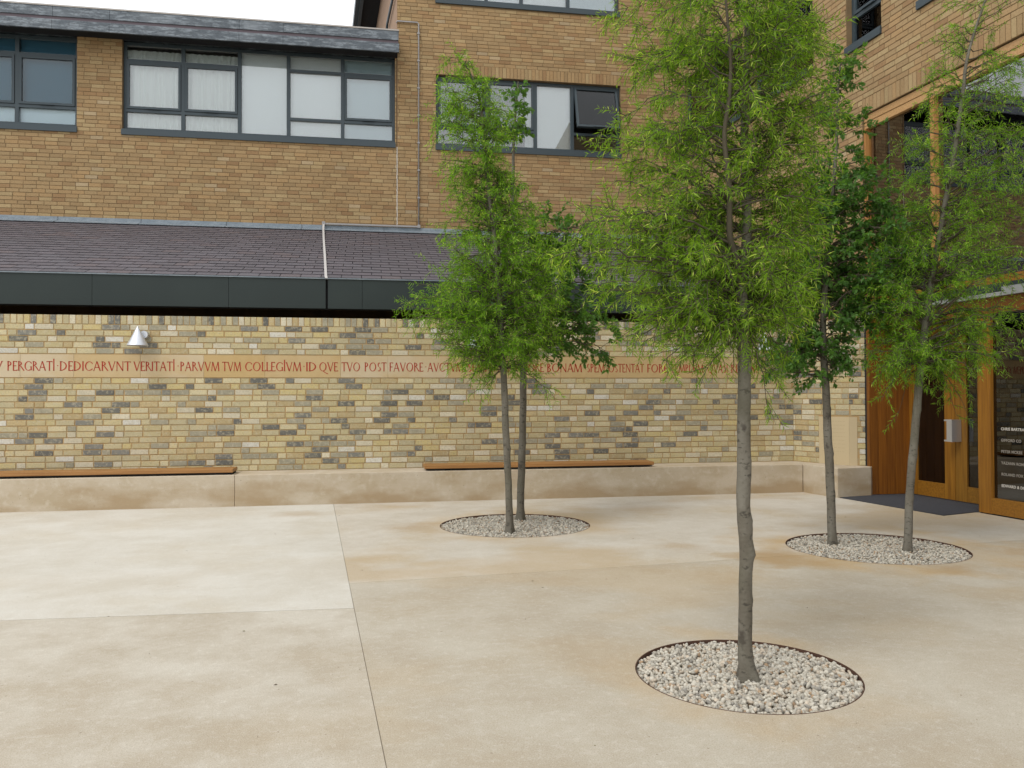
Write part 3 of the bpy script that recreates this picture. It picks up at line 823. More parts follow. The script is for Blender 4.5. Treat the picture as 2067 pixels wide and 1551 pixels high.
words = [('V', -4.60, -4.473), ('PERGRATJ', -4.433, -3.875), ('.', -3.862, 0), ('DEDICARVNT', -3.829, -2.982), ('VERITATJ', -2.958, -2.45),
         ('.', -2.43, 0), ('PARVVM', -2.395, -1.902), ('TVM', -1.878, -1.633), ('COLLEGJVM', -1.596, -0.872), ('.', -0.858, 0), ('ID', -0.824, -0.675),
         ('QVE', -0.655, -0.399), ('TVO', -0.363, -0.108), ('POST', -0.063, 0.236), ('FAVORE', 0.265, 0.728), ('.', 0.742, 0), ('AVCTVM', 0.775, 1.27),
         ('SEMPER', 1.321, 1.763), ('ET', 1.793, 1.925), ('AMORE', 1.973, 2.392), ('BONAM', 2.427, 2.937), ('SPEM', 2.992, 3.267), ('OSTENTAT', 3.31, 3.841),
         ('FORE', 3.878, 4.195), ('TEMPLVM', 4.229, 4.733), ('QVASI', 4.782, 5.104), ('REGVM', 5.145, 5.564)]
tx = MB()
for wd, a, b in words:
    draw_word(tx, FA, wd, a + 0.006, b - 0.006, 1.687 - 0.002 * max(a, 0), 0.119, 0.0085)
tx.build('red_inscription', M['letters'], cw)

# plinth
def pblock(poly):
    s = MB(); s.prism(poly, -0.05, ZL); s.build('plinth_block', M['plinth'], cw, bevel=0.007)
pblock([(-16, YL), (-7.503, YL), (-7.503, YW + 0.02), (-16, YW + 0.02)])
pblock([(-7.5, YL), (-1.633, YL), (-1.633, YW + 0.02), (-7.5, YW + 0.02)])
pblock([(-1.63, YL), (5.950, YL), (6.115, YW + 0.02), (-1.63, YW + 0.02)])
pblock([(5.955, YL - 0.004), (6.065, 9.885), (6.62, 9.99), (6.74, 10.12), (6.78, 10.6), (6.12, YW + 0.018)])

# ------------------------------------------------------------------ benches
def bench(x0, x1, label):
    t = thing('wall_bench', ((x0 + x1) / 2, 10.78, ZL), label, 'bench', 'timber benches on the plinth')
    ys = [10.595, 10.72, 10.845, 10.97]
    for k in range(3):
        s = MB(); c = random.uniform(0.92, 1.06)
        s.box((x0, ys[k] + 0.003, 0.416), (x1, ys[k + 1] - 0.003, 0.459), (c, c, c)); s.build('plank', M['bench'], t, bevel=0.003)
    s = MB(); s.box((x0 + 0.02, 10.612, 0.404), (x1 - 0.02, 10.955, 0.4165)); s.build('steel_plate', M['black'], t)
    x = x0 + 0.3
    while x < x1:
        s = MB(); s.box((x - 0.03, 10.66, ZL + 0.001), (x + 0.03, 10.93, 0.4035)); s.build('bracket', M['black'], t); x += 1.25
bench(-9.5, -1.66, 'long timber bench on the plinth, running out of frame at left')
bench(0.71, 3.80, 'shorter brown timber bench on the plinth behind the pair of slender trunks')

# ------------------------------------------------------------------ lamps
def lamp(x, label):
    t = thing('wall_lamp', (x, YW, 2.0), label, 'wall lamp', 'conical wall lamps above the lettering')
    cy = YW - 0.165; n = 40
    s = MB(); V = []; fs = []
    prof = [(0.0035, 2.245), (0.006, 2.240), (0.1275, 2.004), (0.129, 2.0), (0.125, 2.0), (0.004, 2.232)]
    for r, z in prof:
        V += [(x + r * math.cos(2 * pi * k / n), cy + r * math.sin(2 * pi * k / n), z) for k in range(n)]
    for i in range(len(prof) - 1):
        fs += [(i * n + k, i * n + (k + 1) % n, (i + 1) * n + (k + 1) % n, (i + 1) * n + k) for k in range(n)]
    fs.append(tuple(range(n - 1, -1, -1)))
    s.add(V, fs); s.build('cone_shade', M['alu'], t, smooth=True)
    s = MB(); s.tube([(x + 0.055, YW - 0.008, 2.145), (x + 0.055, YW - 0.10, 2.145)], 0.048, 24); s.build('mounting', M['alu'], t)
lamp(-2.865, 'silver cone wall lamp in plain view above the left end of the lettering')
lamp(1.41, 'silver cone wall lamp half hidden behind the left tree, above the word SEMPER')
lamp(5.60, 'silver cone wall lamp just right of the nearest trunk, above the end of the lettering')

# ------------------------------------------------------------------ cloister roof (lean-to)
cr = thing('lean_to_roof', (0, 11.65, 2.57), 'purple grey slate lean-to roof with deep dark metal fascia behind the pale wall', 'roof')
Y0, Z0, Y1, Z1 = 11.65, 3.0, 16.395, 4.62
LL = math.hypot(Y1 - Y0, Z1 - Z0); vy, vz = (Y1 - Y0) / LL, (Z1 - Z0) / LL; ny, nz = -vz, vy
deck = MB()
deck.add([(x, y, z) for x in (-16, 7.3) for (y, z) in ((Y0, Z0 - 0.012), (Y1, Z1 - 0.012), (Y1, Z1 - 0.16), (Y0 + 0.05, Z0 - 0.16))],
         [(0, 1, 2, 3), (7, 6, 5, 4), (0, 4, 5, 1), (1, 5, 6, 2), (2, 6, 7, 3), (3, 7, 4, 0)])
deck.build('roof_deck', M['black'], cr)  # near black, so the shade under the roof is in its colour
PS = []
for _ in range(14):
    k = random.uniform(0.86, 1.1); r_ = random.uniform(-1, 1)
    PS.append((0.112 * k * (1 + 0.03 * r_), 0.100 * k, 0.112 * k))
PS.append((0.122, 0.100, 0.106))
rows = 22; ex = LL / rows
cand = []
for r in range(rows):
    u = -7.6 + (0.14 if r % 2 else 0) + random.uniform(-0.01, 0.01)
    while u < 7.0:
        cand.append((r, u, 0.268, random.randrange(len(PS)), random.uniform(-0.004, 0.004), random.uniform(0, 0.003))); u += 0.278
def slate_geo(mb, wd, c, put, lift, sl):
    x = wd / 2; t = 0.005
    a = [(-x, sl, 0.012 + lift), (x, sl, 0.012 + lift * 0.4), (x, ex + 0.05, 0.002), (-x, ex + 0.05, 0.002)]
    mb.add([put(p) for p in a] + [put((p[0], p[1], p[2] - t)) for p in a], [(0, 1, 2, 3), (7, 6, 5, 4), (0, 4, 5, 1), (1, 5, 6, 2), (3, 2, 6, 7), (0, 3, 7, 4)], c)
def rp(u, v, h): return Vector((u, Y0 + v * vy + h * ny, Z0 + v * vz + h * nz))
scs = []
for r, u, wd, ti, sl, lf in cand:
    q = pix(rp(u + wd / 2, r * ex, 0)); scs.append(0 if (q is None or not (0.01 < q[0] < 0.60)) else 1 / q[2])
single = set(int(i) for i in np.argsort(-np.array(scs))[:300])
rest = MB(); cache = {}
tilt = math.atan2(vz, vy)
for i, (r, u, wd, ti, sl, lf) in enumerate(cand):
    if i in single:
        key = (ti, i % 3)
        if key not in cache:
            mb = MB(); slate_geo(mb, wd, PS[ti], lambda p: p, lf, 0); cache[key] = mb.mesh('slate', M['slate'])
        o = bpy.data.objects.new('slate', cache[key]); COL.objects.link(o); o.parent = cr
        o.location = rp(u + wd / 2, r * ex + sl, 0) - wl(cr); o.rotation_euler = (tilt, 0, 0)
    else:
        slate_geo(rest, wd, PS[ti], lambda p: rp(u + wd / 2 + p[0], r * ex + p[1], p[2]), lf, sl)
o = rest.build('slate_courses', M['slate'], cr); o['kind'] = 'stuff'
fj = [-16, -11, -8.2, -5.35, -3.61, -1.88, -0.575, -0.09, 1.05, 2.75, 4.45, 6.15, 7.3]
for i in range(len(fj) - 1):
    a, b = fj[i] + 0.0015, fj[i + 1] - 0.0015
    if abs(fj[i + 1] + 0.575) < 0.01: b -= 0.014
    if abs(fj[i] + 0.575) < 0.01: a += 0.014
    s = MB(); s.box((a, Y0 - 0.03, 2.572), (b, Y0 + 0.02, 2.982)); s.build('fascia_panel', M['anthracite'], cr, bevel=0.002)
s = MB(); s.box((-16, Y0 - 0.045, 2.9835), (7.3, Y0 - 0.004, 2.999)); s.build('drip_edge', M['lead'], cr)
s = MB(); s.box((-16, Y0 + 0.021, 2.56), (7.3, Y0 + 0.06, 2.86)); s.build('fascia_backing', M['black'], cr)  # near black, colours in the shade behind the fascia
x = -16
while x < 7.0:
    x2 = min(x + random.uniform(1.35, 1.6), 7.0)
    s = MB()
    s.add([(x + 0.002, 16.372, 4.71), (x2 + 0.02, 16.372, 4.71), (x2 + 0.02, 16.365, 4.645), (x + 0.002, 16.365, 4.645), (x + 0.002, 16.17, 4.578), (x2 + 0.02, 16.17, 4.578), (x2 + 0.02, 16.17, 4.570), (x + 0.002, 16.17, 4.570)],
          [(3, 2, 1, 0), (4, 5, 2, 3), (7, 6, 5, 4)])
    s.build('lead_flashing', M['lead'], cr); x = x2
# unseen near-black ends added to keep sky light out of the covered walk
s = MB(); s.box((-16.1, 11.2, 0), (-16.002, 16.4, 4.4)); s.box((7.302, 11.45, 0), (7.4, 16.3, 4.4)); s.build('walk_light_stop', M['black'], cr)

# ------------------------------------------------------------------ left wing
YU = 16.4
FU = Frame((0, YU), (1, 0))
wing = thing('brick_wing', (-7, YU, 0), 'tan brick wing at left with ribbon windows under a weathered metal roof edge', 'building')
w2 = (-4.58, 0.515, 6.30, 8.10); w1 = (-10.45, -5.375, 6.30, 8.10); w0 = (-16.5, -11.4, 6.30, 8.10)
wall_slab(FU, -18, 0.546, 0, 8.10, [w0, w1, w2], 0.30).build('wall', M['mortar_tan'], wing)
br = courses(FU, -9.0, 0.545, 4.62, 47, 0.0745, [w1, w2], 'str', PT)
lay(br, wing, M['tanbrick'], PT, 0.02, 0.0025)
window(wing, FU, -4.58, 0.515, 6.30, 8.10, [(-3.51, 'btc', 'curtain'), (-2.47, 'btc', 'curtain'), (-1.55, '', 'blind'), (-0.51, 'bt', 'blind'), (0.515, 'btc', 'blue2')], 6.80, 7.755)
window(wing, FU, -10.45, -5.375, 6.30, 8.10, [(-9.4, 'btc', 'blue2'), (-8.4, 'bt', 'blind'), (-7.5, '', 'blind'), (-6.44, 'btc', 'half'), (-5.375, 'btc', 'half')], 6.78, 7.755)
window(wing, FU, -16.5, -11.4, 6.30, 8.10, [(-15.4, 'btc', 'curtain'), (-14.4, 'btc', 'curtain'), (-13.5, '', 'blind'), (-12.5, 'bt', 'dark'), (-11.4, 'btc', 'curtain')], 6.80, 7.755)
# roof edge
gj = [-18, -15, -12.5, -10, -7.8, -5.65, -4.68, -2.40, -1.60, 0.575]
for i in range(len(gj) - 1):
    a, b = gj[i] + 0.002, gj[i + 1] - 0.002
    s = MB(); s.box((a, 15.965, 8.275), (b, 16.3, 8.455)); s.build('roof_edge_panel', M['zinc'], wing, bevel=0.004)
    s = MB(); s.box((a, 15.935, 8.03), (b + (0.01 if i == len(gj) - 2 else 0), 15.975, 8.205)); s.build('roof_edge_panel', M['zinc'], wing, bevel=0.004)
s = MB(); s.box((-18, 15.982, 8.205), (0.565, 16.3, 8.2735)); s.build('groove', mat('purple_strip', (0.11, 0.085, 0.10), 0.7), wing)
s = MB(); s.box((-18, 15.955, 8.456), (0.58, 16.3, 8.482)); s.build('edge_trim', M['trim'], wing)
s = MB(); s.box((-18, 15.98, 8.102), (0.56, 16.4, 8.14)); s.build('soffit', M['black'], wing)
s = MB(); s.box((-18, 16.31, 8.142), (0.54, 24, 8.44)); s.build('roof', M['zinc'], wing)
s = MB(); s.box((-18.3, 16.41, 0), (-18.01, 24, 8.1)); s.box((-18.3, 24.01, 0), (0.5, 24.3, 8.1)); s.build('rear_wall', M['mortar_tan'], wing)

# ------------------------------------------------------------------ taller block with the entrance
nbv = Vector((0.99793, 0.06436, 0)); dbv = Vector((-0.06436, 0.99793, 0))
FB = Frame((nbv.x * 7.39, nbv.y * 7.39), (-dbv.x, -dbv.y))      # u = -s
blk = thing('brick_block', (6.6, 10, 0), 'taller tan brick block with timber framed glazing and entrance doors at right', 'building')
w3 = (1.33, 5.19, 6.30, 7.83); wt = (1.33, 5.17, 9.27, 10.9)
XC = 6.335
HT = 11.2
wall_slab(FU, 0.562, XC, 0, HT, [w3, wt], 0.30).build('wall', M['mortar_tan'], blk)
b1 = (-15.45, -13.07, 6.28, 7.80); b2 = (-12.75, -10.97, 6.28, 7.80); b3 = (-10.17, -9.43, 6.19, 7.80); b4 = (-8.74, -6.2, 6.19, 7.80); b5 = (-9.84, 4, 0, 5.22)
wall_slab(FB, -16.28, 4.5, 2.30, HT, [b1, b2, b3, b4, b5], 0.30).build('wall', M['mortar_tan'], blk)
c_side = Frame((0.56 + 0.0644 * 7, 16.4 - 7 * 0.998 + 14 * 0.998 - 0.0), (0.06436, -0.99793))
# left flank of the tall block, running back from the corner
F_S = Frame((0.556 - 0.06436 * 9, YU + 0.998 * 9), (0.06436, -0.99793))
sw = wall_slab(F_S, 0, 9.0, 0, HT, [], 0.28); sw.build('wall', M['sidebrick'], blk)
br = courses(FU, 0.566, XC, 4.62, 88, 0.0745, [w3, wt, (w3[0], w3[1], w3[3], w3[3] + 0.222)], 'str', PT)
u = w3[0]
while u < w3[1] - 0.05:
    br.append((FU, u + 0.0375, w3[3] + 0.111, 0.0655, 0.213, pick(PT))); u += 0.0757
heads = [(b[0], b[1], b[3], b[3] + 0.222) for b in (b1, b2, b3, b4)] + [(-9.84, 4, 5.22, 5.442)]
br += courses(FB, -16.28, -4.5, 2.31, 118, 0.0745, [b1, b2, b3, b4, b5] + heads, 'str', PT)
for h in heads:
    u = h[0]
    while u < min(h[1], -4.5) - 0.05:
        br.append((FB, u + 0.0375, h[2] + 0.111, 0.0655, 0.213, pick(PT))); u += 0.0757
lay(br, blk, M['tanbrick'], PT, 0.02, 0.0025)
window(blk, FU, *w3, [(2.37, 'bc', 'side'), (3.39, 'bc', 'side'), (4.17, '', 'blind'), (5.19, 'bco', 'dark')], 6.80, None)
window(blk, FU, *wt, [(2.37, 'bc', 'curtain'), (3.1, 'b', 'blind'), (4.09, '', 'blind'), (5.17, 'bc', 'blue2')], 9.85, None)
window(blk, FB, *b1, [(-14.3, 'bc', 'dark'), (-13.07, 'bc', 'dark')], 6.78, None)
window(blk, FB, *b2, [(-11.9, 'bc', 'greybl'), (-10.97, 'b', 'blue2')], 6.78, None)
bw = window(blk, FB, *b3, [(-9.43, 'bc', 'upper')], 6.72, None)
window(blk, FB, *b4, [(-7.9, 'bc', 'curtain'), (-7.1, '', 'blind'), (-6.2, 'bc', 'dark')], 6.72, None)
# papers piled on the sill of the single window
for k, (dz, w_) in enumerate(((0, 0.40), (0.022, 0.36), (0.045, 0.30), (0.065, 0.22))):
    s = MB(); s.fbox(FB, -9.98 + 0.03 * k, -9.98 + 0.03 * k + w_, 6.362 + dz, 6.382 + dz, -0.32, -0.20); s.build('paper_pile', M['blind' if k % 2 else 'blue2'], bw)
# eaves of the tall block on its left flank
F_E = Frame((0.556 - 0.06436 * 12, YU + 0.998 * 12), (0.06436, -0.99793))
s = MB(); s.fbox(F_E, 0, 12.6, 11.2, 11.26, -3, 0.42); s.build('eaves_soffit', M['black'], blk)
s = MB(); s.fbox(F_E, 0, 12.62, 11.12, 11.36, 0.42, 0.50); s.fbox(F_E, 0, 12.62, 11.18, 11.42, 0.505, 0.60); s.build('eaves_fascia', M['frame'], blk)
s = MB(); s.prism([(0.45, 16.2), (7.9, 16.2), (8.0, -4), (16, -4), (16, 24), (-0.1, 24)], 11.27, 11.5); s.build('roof', M['zinc'], blk)
s = MB(); s.prism([(0.6, 24), (16, 24), (16, 24.3), (0.6, 24.3)], 0, 11.1); s.build('rear_wall', M['mortar_tan'], blk)
s = MB(); s.tube([F_S.p(7.25, 9.40, 0.05), F_S.p(7.35, 9.52, 0.05), F_S.p(8.92, 9.46, 0.05)], 0.028, 8); s.build('rainwater_pipe', M['frame'], blk)
# white mastic joint between wing and block
s = MB()
z = 4.71
while z < 6.29:
    z2 = z + random.uniform(0.03, 0.09); q = random.uniform(-0.003, 0.003)
    s.fbox(FU, 0.547 + q, 0.562 + q * 0.5, z, z2, 0.0, 0.007); z = z2
s.build('mastic_joint', M['mastic'], wing)

# upper timber glazed screen
scr = MB()
scr.fbox(FB, -9.838, 4, 5.03, 5.115, -0.16, -0.03, (1, 1, 1))
scr.fbox(FB, -9.838, 4, 5.120, 5.205, -0.16, -0.022, (0.92, 0.92, 0.92))
gs = scr.build('glazed_screen', M['oak_new'], blk)
def gpart(name, m, *boxes):
    s = MB()
    for b in boxes: s.fbox(FB, *b)
    return s.build(name, M[m] if isinstance(m, str) else m, gs)
gpart('bottom_rail', 'oak_h', (-9.838, 4, 2.595, 2.68, -0.16, -0.022))
ms = [-9.838, -8.59, -5.6, -2.6, 0.4, 3.9]
for m_ in ms:
    gpart('mullion', 'oak_mid', (m_, m_ + (0.072 if m_ > -9 else 0.03), 2.682, 5.028, -0.15, -0.02))
for i in range(len(ms) - 1):
    gpart('pane', 'glass2', (ms[i] + 0.073, ms[i + 1] - 0.001, 2.683, 5.027, -0.10, -0.085))
r = MB(); P_ = [FB.p(u, z, d) for z in (2.62, 5.19) for d in (-4.0, -0.31) for u in (-9.80, 4)]
r.add(P_, [(0, 1, 3, 2), (4, 6, 7, 5), (0, 4, 5, 1), (0, 2, 6, 4), (1, 5, 7, 3)]); r.build('room_lining', mat('hall_lining', (0.10, 0.085, 0.07), 0.9), gs)
# canopy flashing and steel plate
s = MB(); s.fbox(FB, -9.9, 4, 2.50, 2.588, -0.10, 0.012); s.build('dark_flashing', M['lead'] if False else M['anthracite'], blk)
s = MB(); s.fbox(FB, -9.75, 4, 2.442, 2.486, -0.10, 0.05); s.fbox(FB, -7.47, 4, 2.4865, 2.535, 0.02, 0.05); s.fbox(FB, -8.62, -8.50, 2.4865, 2.497, 0.02, 0.05); s.build('canopy_plate', M['steelgrey'], blk)

# entrance
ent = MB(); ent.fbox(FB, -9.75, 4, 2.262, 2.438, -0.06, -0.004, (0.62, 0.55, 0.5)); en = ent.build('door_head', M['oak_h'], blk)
def W_(name, parent, m, *boxes, tone=(1, 1, 1), bevel=0):
    s = MB()
    for b in boxes: s.fbox(FB, *b, col=tone)
    return s.build(name, M[m], parent, bevel=bevel)
W_('post', blk, 'oak_v', (-7.87, -7.69, 0.012, 2.260, -0.09, 0.0), tone=(1.02, 1.0, 0.95), bevel=0.003)
W_('porch_side', blk, 'oak_v', (-7.87, -7.80, 0.012, 2.26, -0.50, -0.092))
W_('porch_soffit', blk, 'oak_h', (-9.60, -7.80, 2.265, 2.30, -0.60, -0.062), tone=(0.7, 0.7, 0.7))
W_('bottom_rail', blk, 'oak_h', (-7.688, 4, 0.015, 0.19, -0.09, -0.002), bevel=0.003)
for a in (-6.3, -4.4, -2.5, 2.0): W_('post', blk, 'oak_v', (a, a + 0.15, 0.192, 2.26, -0.09, -0.003))
pn = W_('pane', blk, 'glass5', (-7.688, -6.302, 0.192, 2.258, -0.06, -0.045)); pn['label'] = 'dark pane with rows of white names'
W_('pane', blk, 'glass5', (-6.148, -4.402, 0.192, 2.258, -0.06, -0.045)); W_('pane', blk, 'glass5', (-4.248, -2.502, 0.192, 2.258, -0.06, -0.045)); W_('pane', blk, 'glass5', (-2.348, 1.998, 0.192, 2.258, -0.06, -0.045))
# door leaves in the recess
def door(s0, s1, hand):
    d = -0.5
    tn = (1, 1, 1) if hand == 'l' else (0.88, 0.95, 1.2)
    t = W_('door', blk, 'oak_v', (-s0, -s0 + 0.075 if hand == 'l' else -s0 + 0.185, 0.015, 2.26, d - 0.05, d), tone=tn)
    W_('stile', t, 'oak_v', (-s1 - (0.175 if hand == 'l' else 0.075), -s1, 0.015, 2.26, d - 0.05, d), tone=tn)
    a = -s0 + (0.075 if hand == 'l' else 0.185); b = -s1 - (0.175 if hand == 'l' else 0.075)
    W_('rail', t, 'oak_h', (a + 0.0005, b - 0.0005, 0.015, 0.205, d - 0.05, d - 0.002), tone=tn)
    W_('rail', t, 'oak_h', (a + 0.0005, b - 0.0005, 2.12, 2.26, d - 0.05, d - 0.002), tone=tn)
    W_('pane', t, 'glass5', (a + 0.001, b - 0.001, 0.206, 2.119, d - 0.03, d - 0.02))
    return t
dl = door(9.52, 8.772, 'l'); dr = door(8.764, 7.98, 'r')
W_('frame_upright', blk, 'oak_v', (-9.66, -9.522, 0.012, 2.30, -0.60, -0.49))
W_('frame_upright', blk, 'oak_v', (-7.978, -7.872, 0.012, 2.26, -0.56, -0.50))
W_('handle', dr, 'alu', (-8.755, -8.676, 0.76, 1.04, -0.372, -0.36), (-8.675, -8.665, 0.76, 1.04, -0.499, -0.36), (-8.80, -8.756, 0.762, 0.782, -0.40, -0.362), (-8.80, -8.756, 1.018, 1.038, -0.40, -0.362))
W_('threshold', blk, 'black', (-9.6, -7.87, 0.0005, 0.012, -0.6, -0.47), (-7.869, 4, 0.0005, 0.0125, -0.08, -0.02))
# timber lined jamb facing the courtyard
FJ = Frame((6.645, 10.05), (1, 0.02))
for k in range(5):
    a = k * 0.128; s = MB(); c = random.uniform(0.85, 1.05)
    s.fbox(FJ, a + 0.0015, a + 0.1265, 0.012, 2.40, -0.06, random.uniform(-0.001, 0.001), (c * 0.78, c * 0.62, c * 0.6)); s.build('jamb_board', M['oak_v'], blk)
s = MB(); s.fbox(FJ, 0.006, 0.70, 0.0, 2.42, -0.2, -0.061); s.build('jamb_backing', M['black'], blk)
# rooms behind
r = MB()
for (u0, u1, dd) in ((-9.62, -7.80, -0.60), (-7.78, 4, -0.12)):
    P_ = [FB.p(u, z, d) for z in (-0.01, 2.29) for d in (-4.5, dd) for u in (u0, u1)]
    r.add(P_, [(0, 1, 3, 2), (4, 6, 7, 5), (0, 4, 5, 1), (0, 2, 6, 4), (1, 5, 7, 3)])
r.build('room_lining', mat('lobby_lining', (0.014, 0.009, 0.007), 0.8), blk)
# white names on the glass
def txt(string, F, u, z, h, d, m, parent, name):
    cu = bpy.data.curves.new(name, 'FONT'); cu.body = string; cu.size = h / 0.69; cu.space_character = 1.08; cu.offset = 0.001
    cu.extrude = 0.0008
    to = bpy.data.objects.new(name, cu); COL.objects.link(to)
    dg = bpy.context.evaluated_depsgraph_get()
    me = bpy.data.meshes.new_from_object(to.evaluated_get(dg))
    bpy.data.objects.remove(to, do_unlink=True)
    me.materials.clear(); me.materials.append(m)
    o = bpy.data.objects.new(name, me); COL.objects.link(o)
    if parent is not None: o.parent = parent
    mw = Matrix.Translation(F.p(u, z, d) - (wl(parent) if parent else Vector((0, 0, 0)))) @ Matrix.Rotation(F.ang, 4, 'Z') @ Matrix.Rotation(pi / 2, 4, 'X')
    o.matrix_local = mw
    return o
zr = [0.955, 0.830, 0.705, 0.578, 0.453, 0.325]
dim = mat('faded_vinyl_lettering', (0.30, 0.27, 0.23), 0.8)
for k, (t_, z) in enumerate(zip(['CHRIS BARTRA', 'GIFFORD CO', 'PETER MCKEE', 'YAZANN ROMA', 'ROLAND FOX', 'EDWARD & DO'], zr)):
    txt(t_, FB, -7.59, z, 0.0295, -0.0435, M['white'] if k in (0, 5) else dim, pn, 'glass_lettering')

# ------------------------------------------------------------------ door mat
P0, P1, P2 = FB.p(-9.56, 0, -0.46), FB.p(-7.88, 0, -0.46), FB.p(-7.88, 0, 0)
s = MB(); s.prism([(6.64, 10.035), (6.09, 9.87), (6.31, 8.19), (P2.x - 0.02, P2.y + 0.02), (P1.x, P1.y), (P0.x, P0.y), (7.22, 10.04)][::-1], 0.0004, 0.010)
tag(s.build('door_mat', M['mat']), 'dark grey floor mat in front of the recessed entrance doors', 'door mat')

# ------------------------------------------------------------------ conduit
cd = thing('lightning_conductor', (0.98, YU, 4.7), 'thin grey conduit clipped up the brickwork and strapped down the slate roof', 'conduit')
s = MB()
s.tube([FU.p(0.545, 8.80, 0.02), FU.p(0.56, 8.835, 0.03), FU.p(0.96, 8.835, 0.03), FU.p(0.985, 8.81, 0.03), FU.p(0.98, 4.76, 0.03)], 0.014, 8)
s.build('conduit_pipe', M['conduit'], cd, smooth=True)
z = 5.3
while z < 8.7:
    k = MB(); k.fbox(FU, 0.958, 1.006, z, z + 0.03, 0.008, 0.05); k.build('clip', M['conduit'], cd); z += 0.55
s = MB()
s.box((-0.87, 16.33, 4.715), (0.99, 16.362, 4.745)); s.box((0.955, 16.32, 4.705), (1.01, 16.365, 4.765)); s.box((-0.90, 16.32, 4.705), (-0.84, 16.365, 4.77)); s.build('conduit_run', M['conduit'], cd)
s = MB()
pp = [Vector((-0.87, 16.33, 4.72)), Vector((-0.865, 16.15, 4.60)), rp(-0.80, 3.6, 0.03), rp(-0.68, 1.6, 0.03), rp(-0.59, 0.02, 0.03), Vector((-0.578, 11.60, 2.995))]
for a, b in zip(pp, pp[1:]):
    s.add([a + Vector((-0.018, 0, 0)), a + Vector((0.018, 0, 0)), b + Vector((0.018, 0, 0)), b + Vector((-0.018, 0, 0)), a + Vector((-0.018, 0, -0.012)), a + Vector((0.018, 0, -0.012)), b + Vector((0.018, 0, -0.012)), b + Vector((-0.018, 0, -0.012))],
          [(0, 1, 2, 3), (7, 6, 5, 4), (0, 3, 7, 4), (1, 5, 6, 2)])
s.build('roof_strap', mat('pale_strap', (0.5, 0.48, 0.46), 0.6), cd)

# ------------------------------------------------------------------ trees
def interp(tbl, z, k):
    zs = [t[0] for t in tbl]; vs = [t[k] for t in tbl]
    return float(np.interp(z, zs, vs))

def nrm(v): return v / (np.linalg.norm(v) + 1e-9)

def make_leaves(base, dirs, L, wd, cols, r_, broad=False):
    n = len(base)
    d = dirs / (np.linalg.norm(dirs, axis=1)[:, None] + 1e-9)
    side = np.cross(d, r_.normal(size=(n, 3)) * 0.6 + np.array([0, 0, 1])); side /= np.linalg.norm(side, axis=1)[:, None] + 1e-9
    up = np.cross(side, d)
    L = L[:, None]; wd = wd[:, None]
    if not broad:
        bend = r_.uniform(-0.12, 0.18, n)[:, None]
        V = np.stack([base, base + d * L * 0.35 + side * wd * 0.5 + up * wd * 0.25, base + d * L + up * L * bend - np.array([0, 0, 0.12]) * L,
                      base + d * L * 0.40 - side * wd * 0.5 + up * wd * 0.25], 1)
        idx = np.array([[0, 1, 2], [0, 2, 3]])
    else:
        pts = [(0, 0, 0), (0.22, 0.16, .05), (0.34, 0.42, .10), (0.50, 0.24, .06), (0.66, 0.40, .06), (0.78, 0.16, .0), (1.0, 0.0, -0.14)]
        ring = []
        for a, b, c in pts: ring.append(base + d * L * a + side * wd * b + up * wd * c * 1.5)
        for a, b, c in pts[-2:0:-1]: ring.append(base + d * L * a * 0.97 - side * wd * b + up * wd * c * 1.5)
        ring.append(base + d * L * 0.5)
        V = np.stack(ring, 1); m = len(ring) - 1
        idx = np.array([[m, k, (k + 1) % m] for k in range(m)])
    nv = V.shape[1]
    F_ = (idx[None] + (np.arange(n) * nv)[:, None, None]).reshape(-1, 3)
    return V.reshape(-1, 3), F_, np.repeat(cols, len(idx), axis=0)

def tubes_np(segs, n=3):
    """segs: list of (p0, p1, r0, r1): small open tubes"""
    A = np.array([s[0] for s in segs]); B = np.array([s[1] for s in segs]); ra = np.array([s[2] for s in segs]); rb = np.array([s[3] for s in segs])
    t = B - A; t /= np.linalg.norm(t, axis=1)[:, None] + 1e-9
    h = np.where(np.abs(t[:, 2:3]) < 0.9, np.array([[0, 0, 1.0]]), np.array([[1.0, 0, 0]]))
    a = np.cross(t, h); a /= np.linalg.norm(a, axis=1)[:, None]; b = np.cross(t, a)
    vs = []
    for P_, r_ in ((A, ra), (B, rb)):
        for k in range(n):
            an = 2 * pi * k / n
            vs.append(P_ + (a * math.cos(an) + b * math.sin(an)) * r_[:, None])
    V = np.stack(vs, 1)
    idx = np.array([[k, (k + 1) % n, n + (k + 1) % n, n + k] for k in range(n)])
    F_ = (idx[None] + (np.arange(len(segs)) * 2 * n)[:, None, None]).reshape(-1, 4)
    return V.reshape(-1, 3), F_

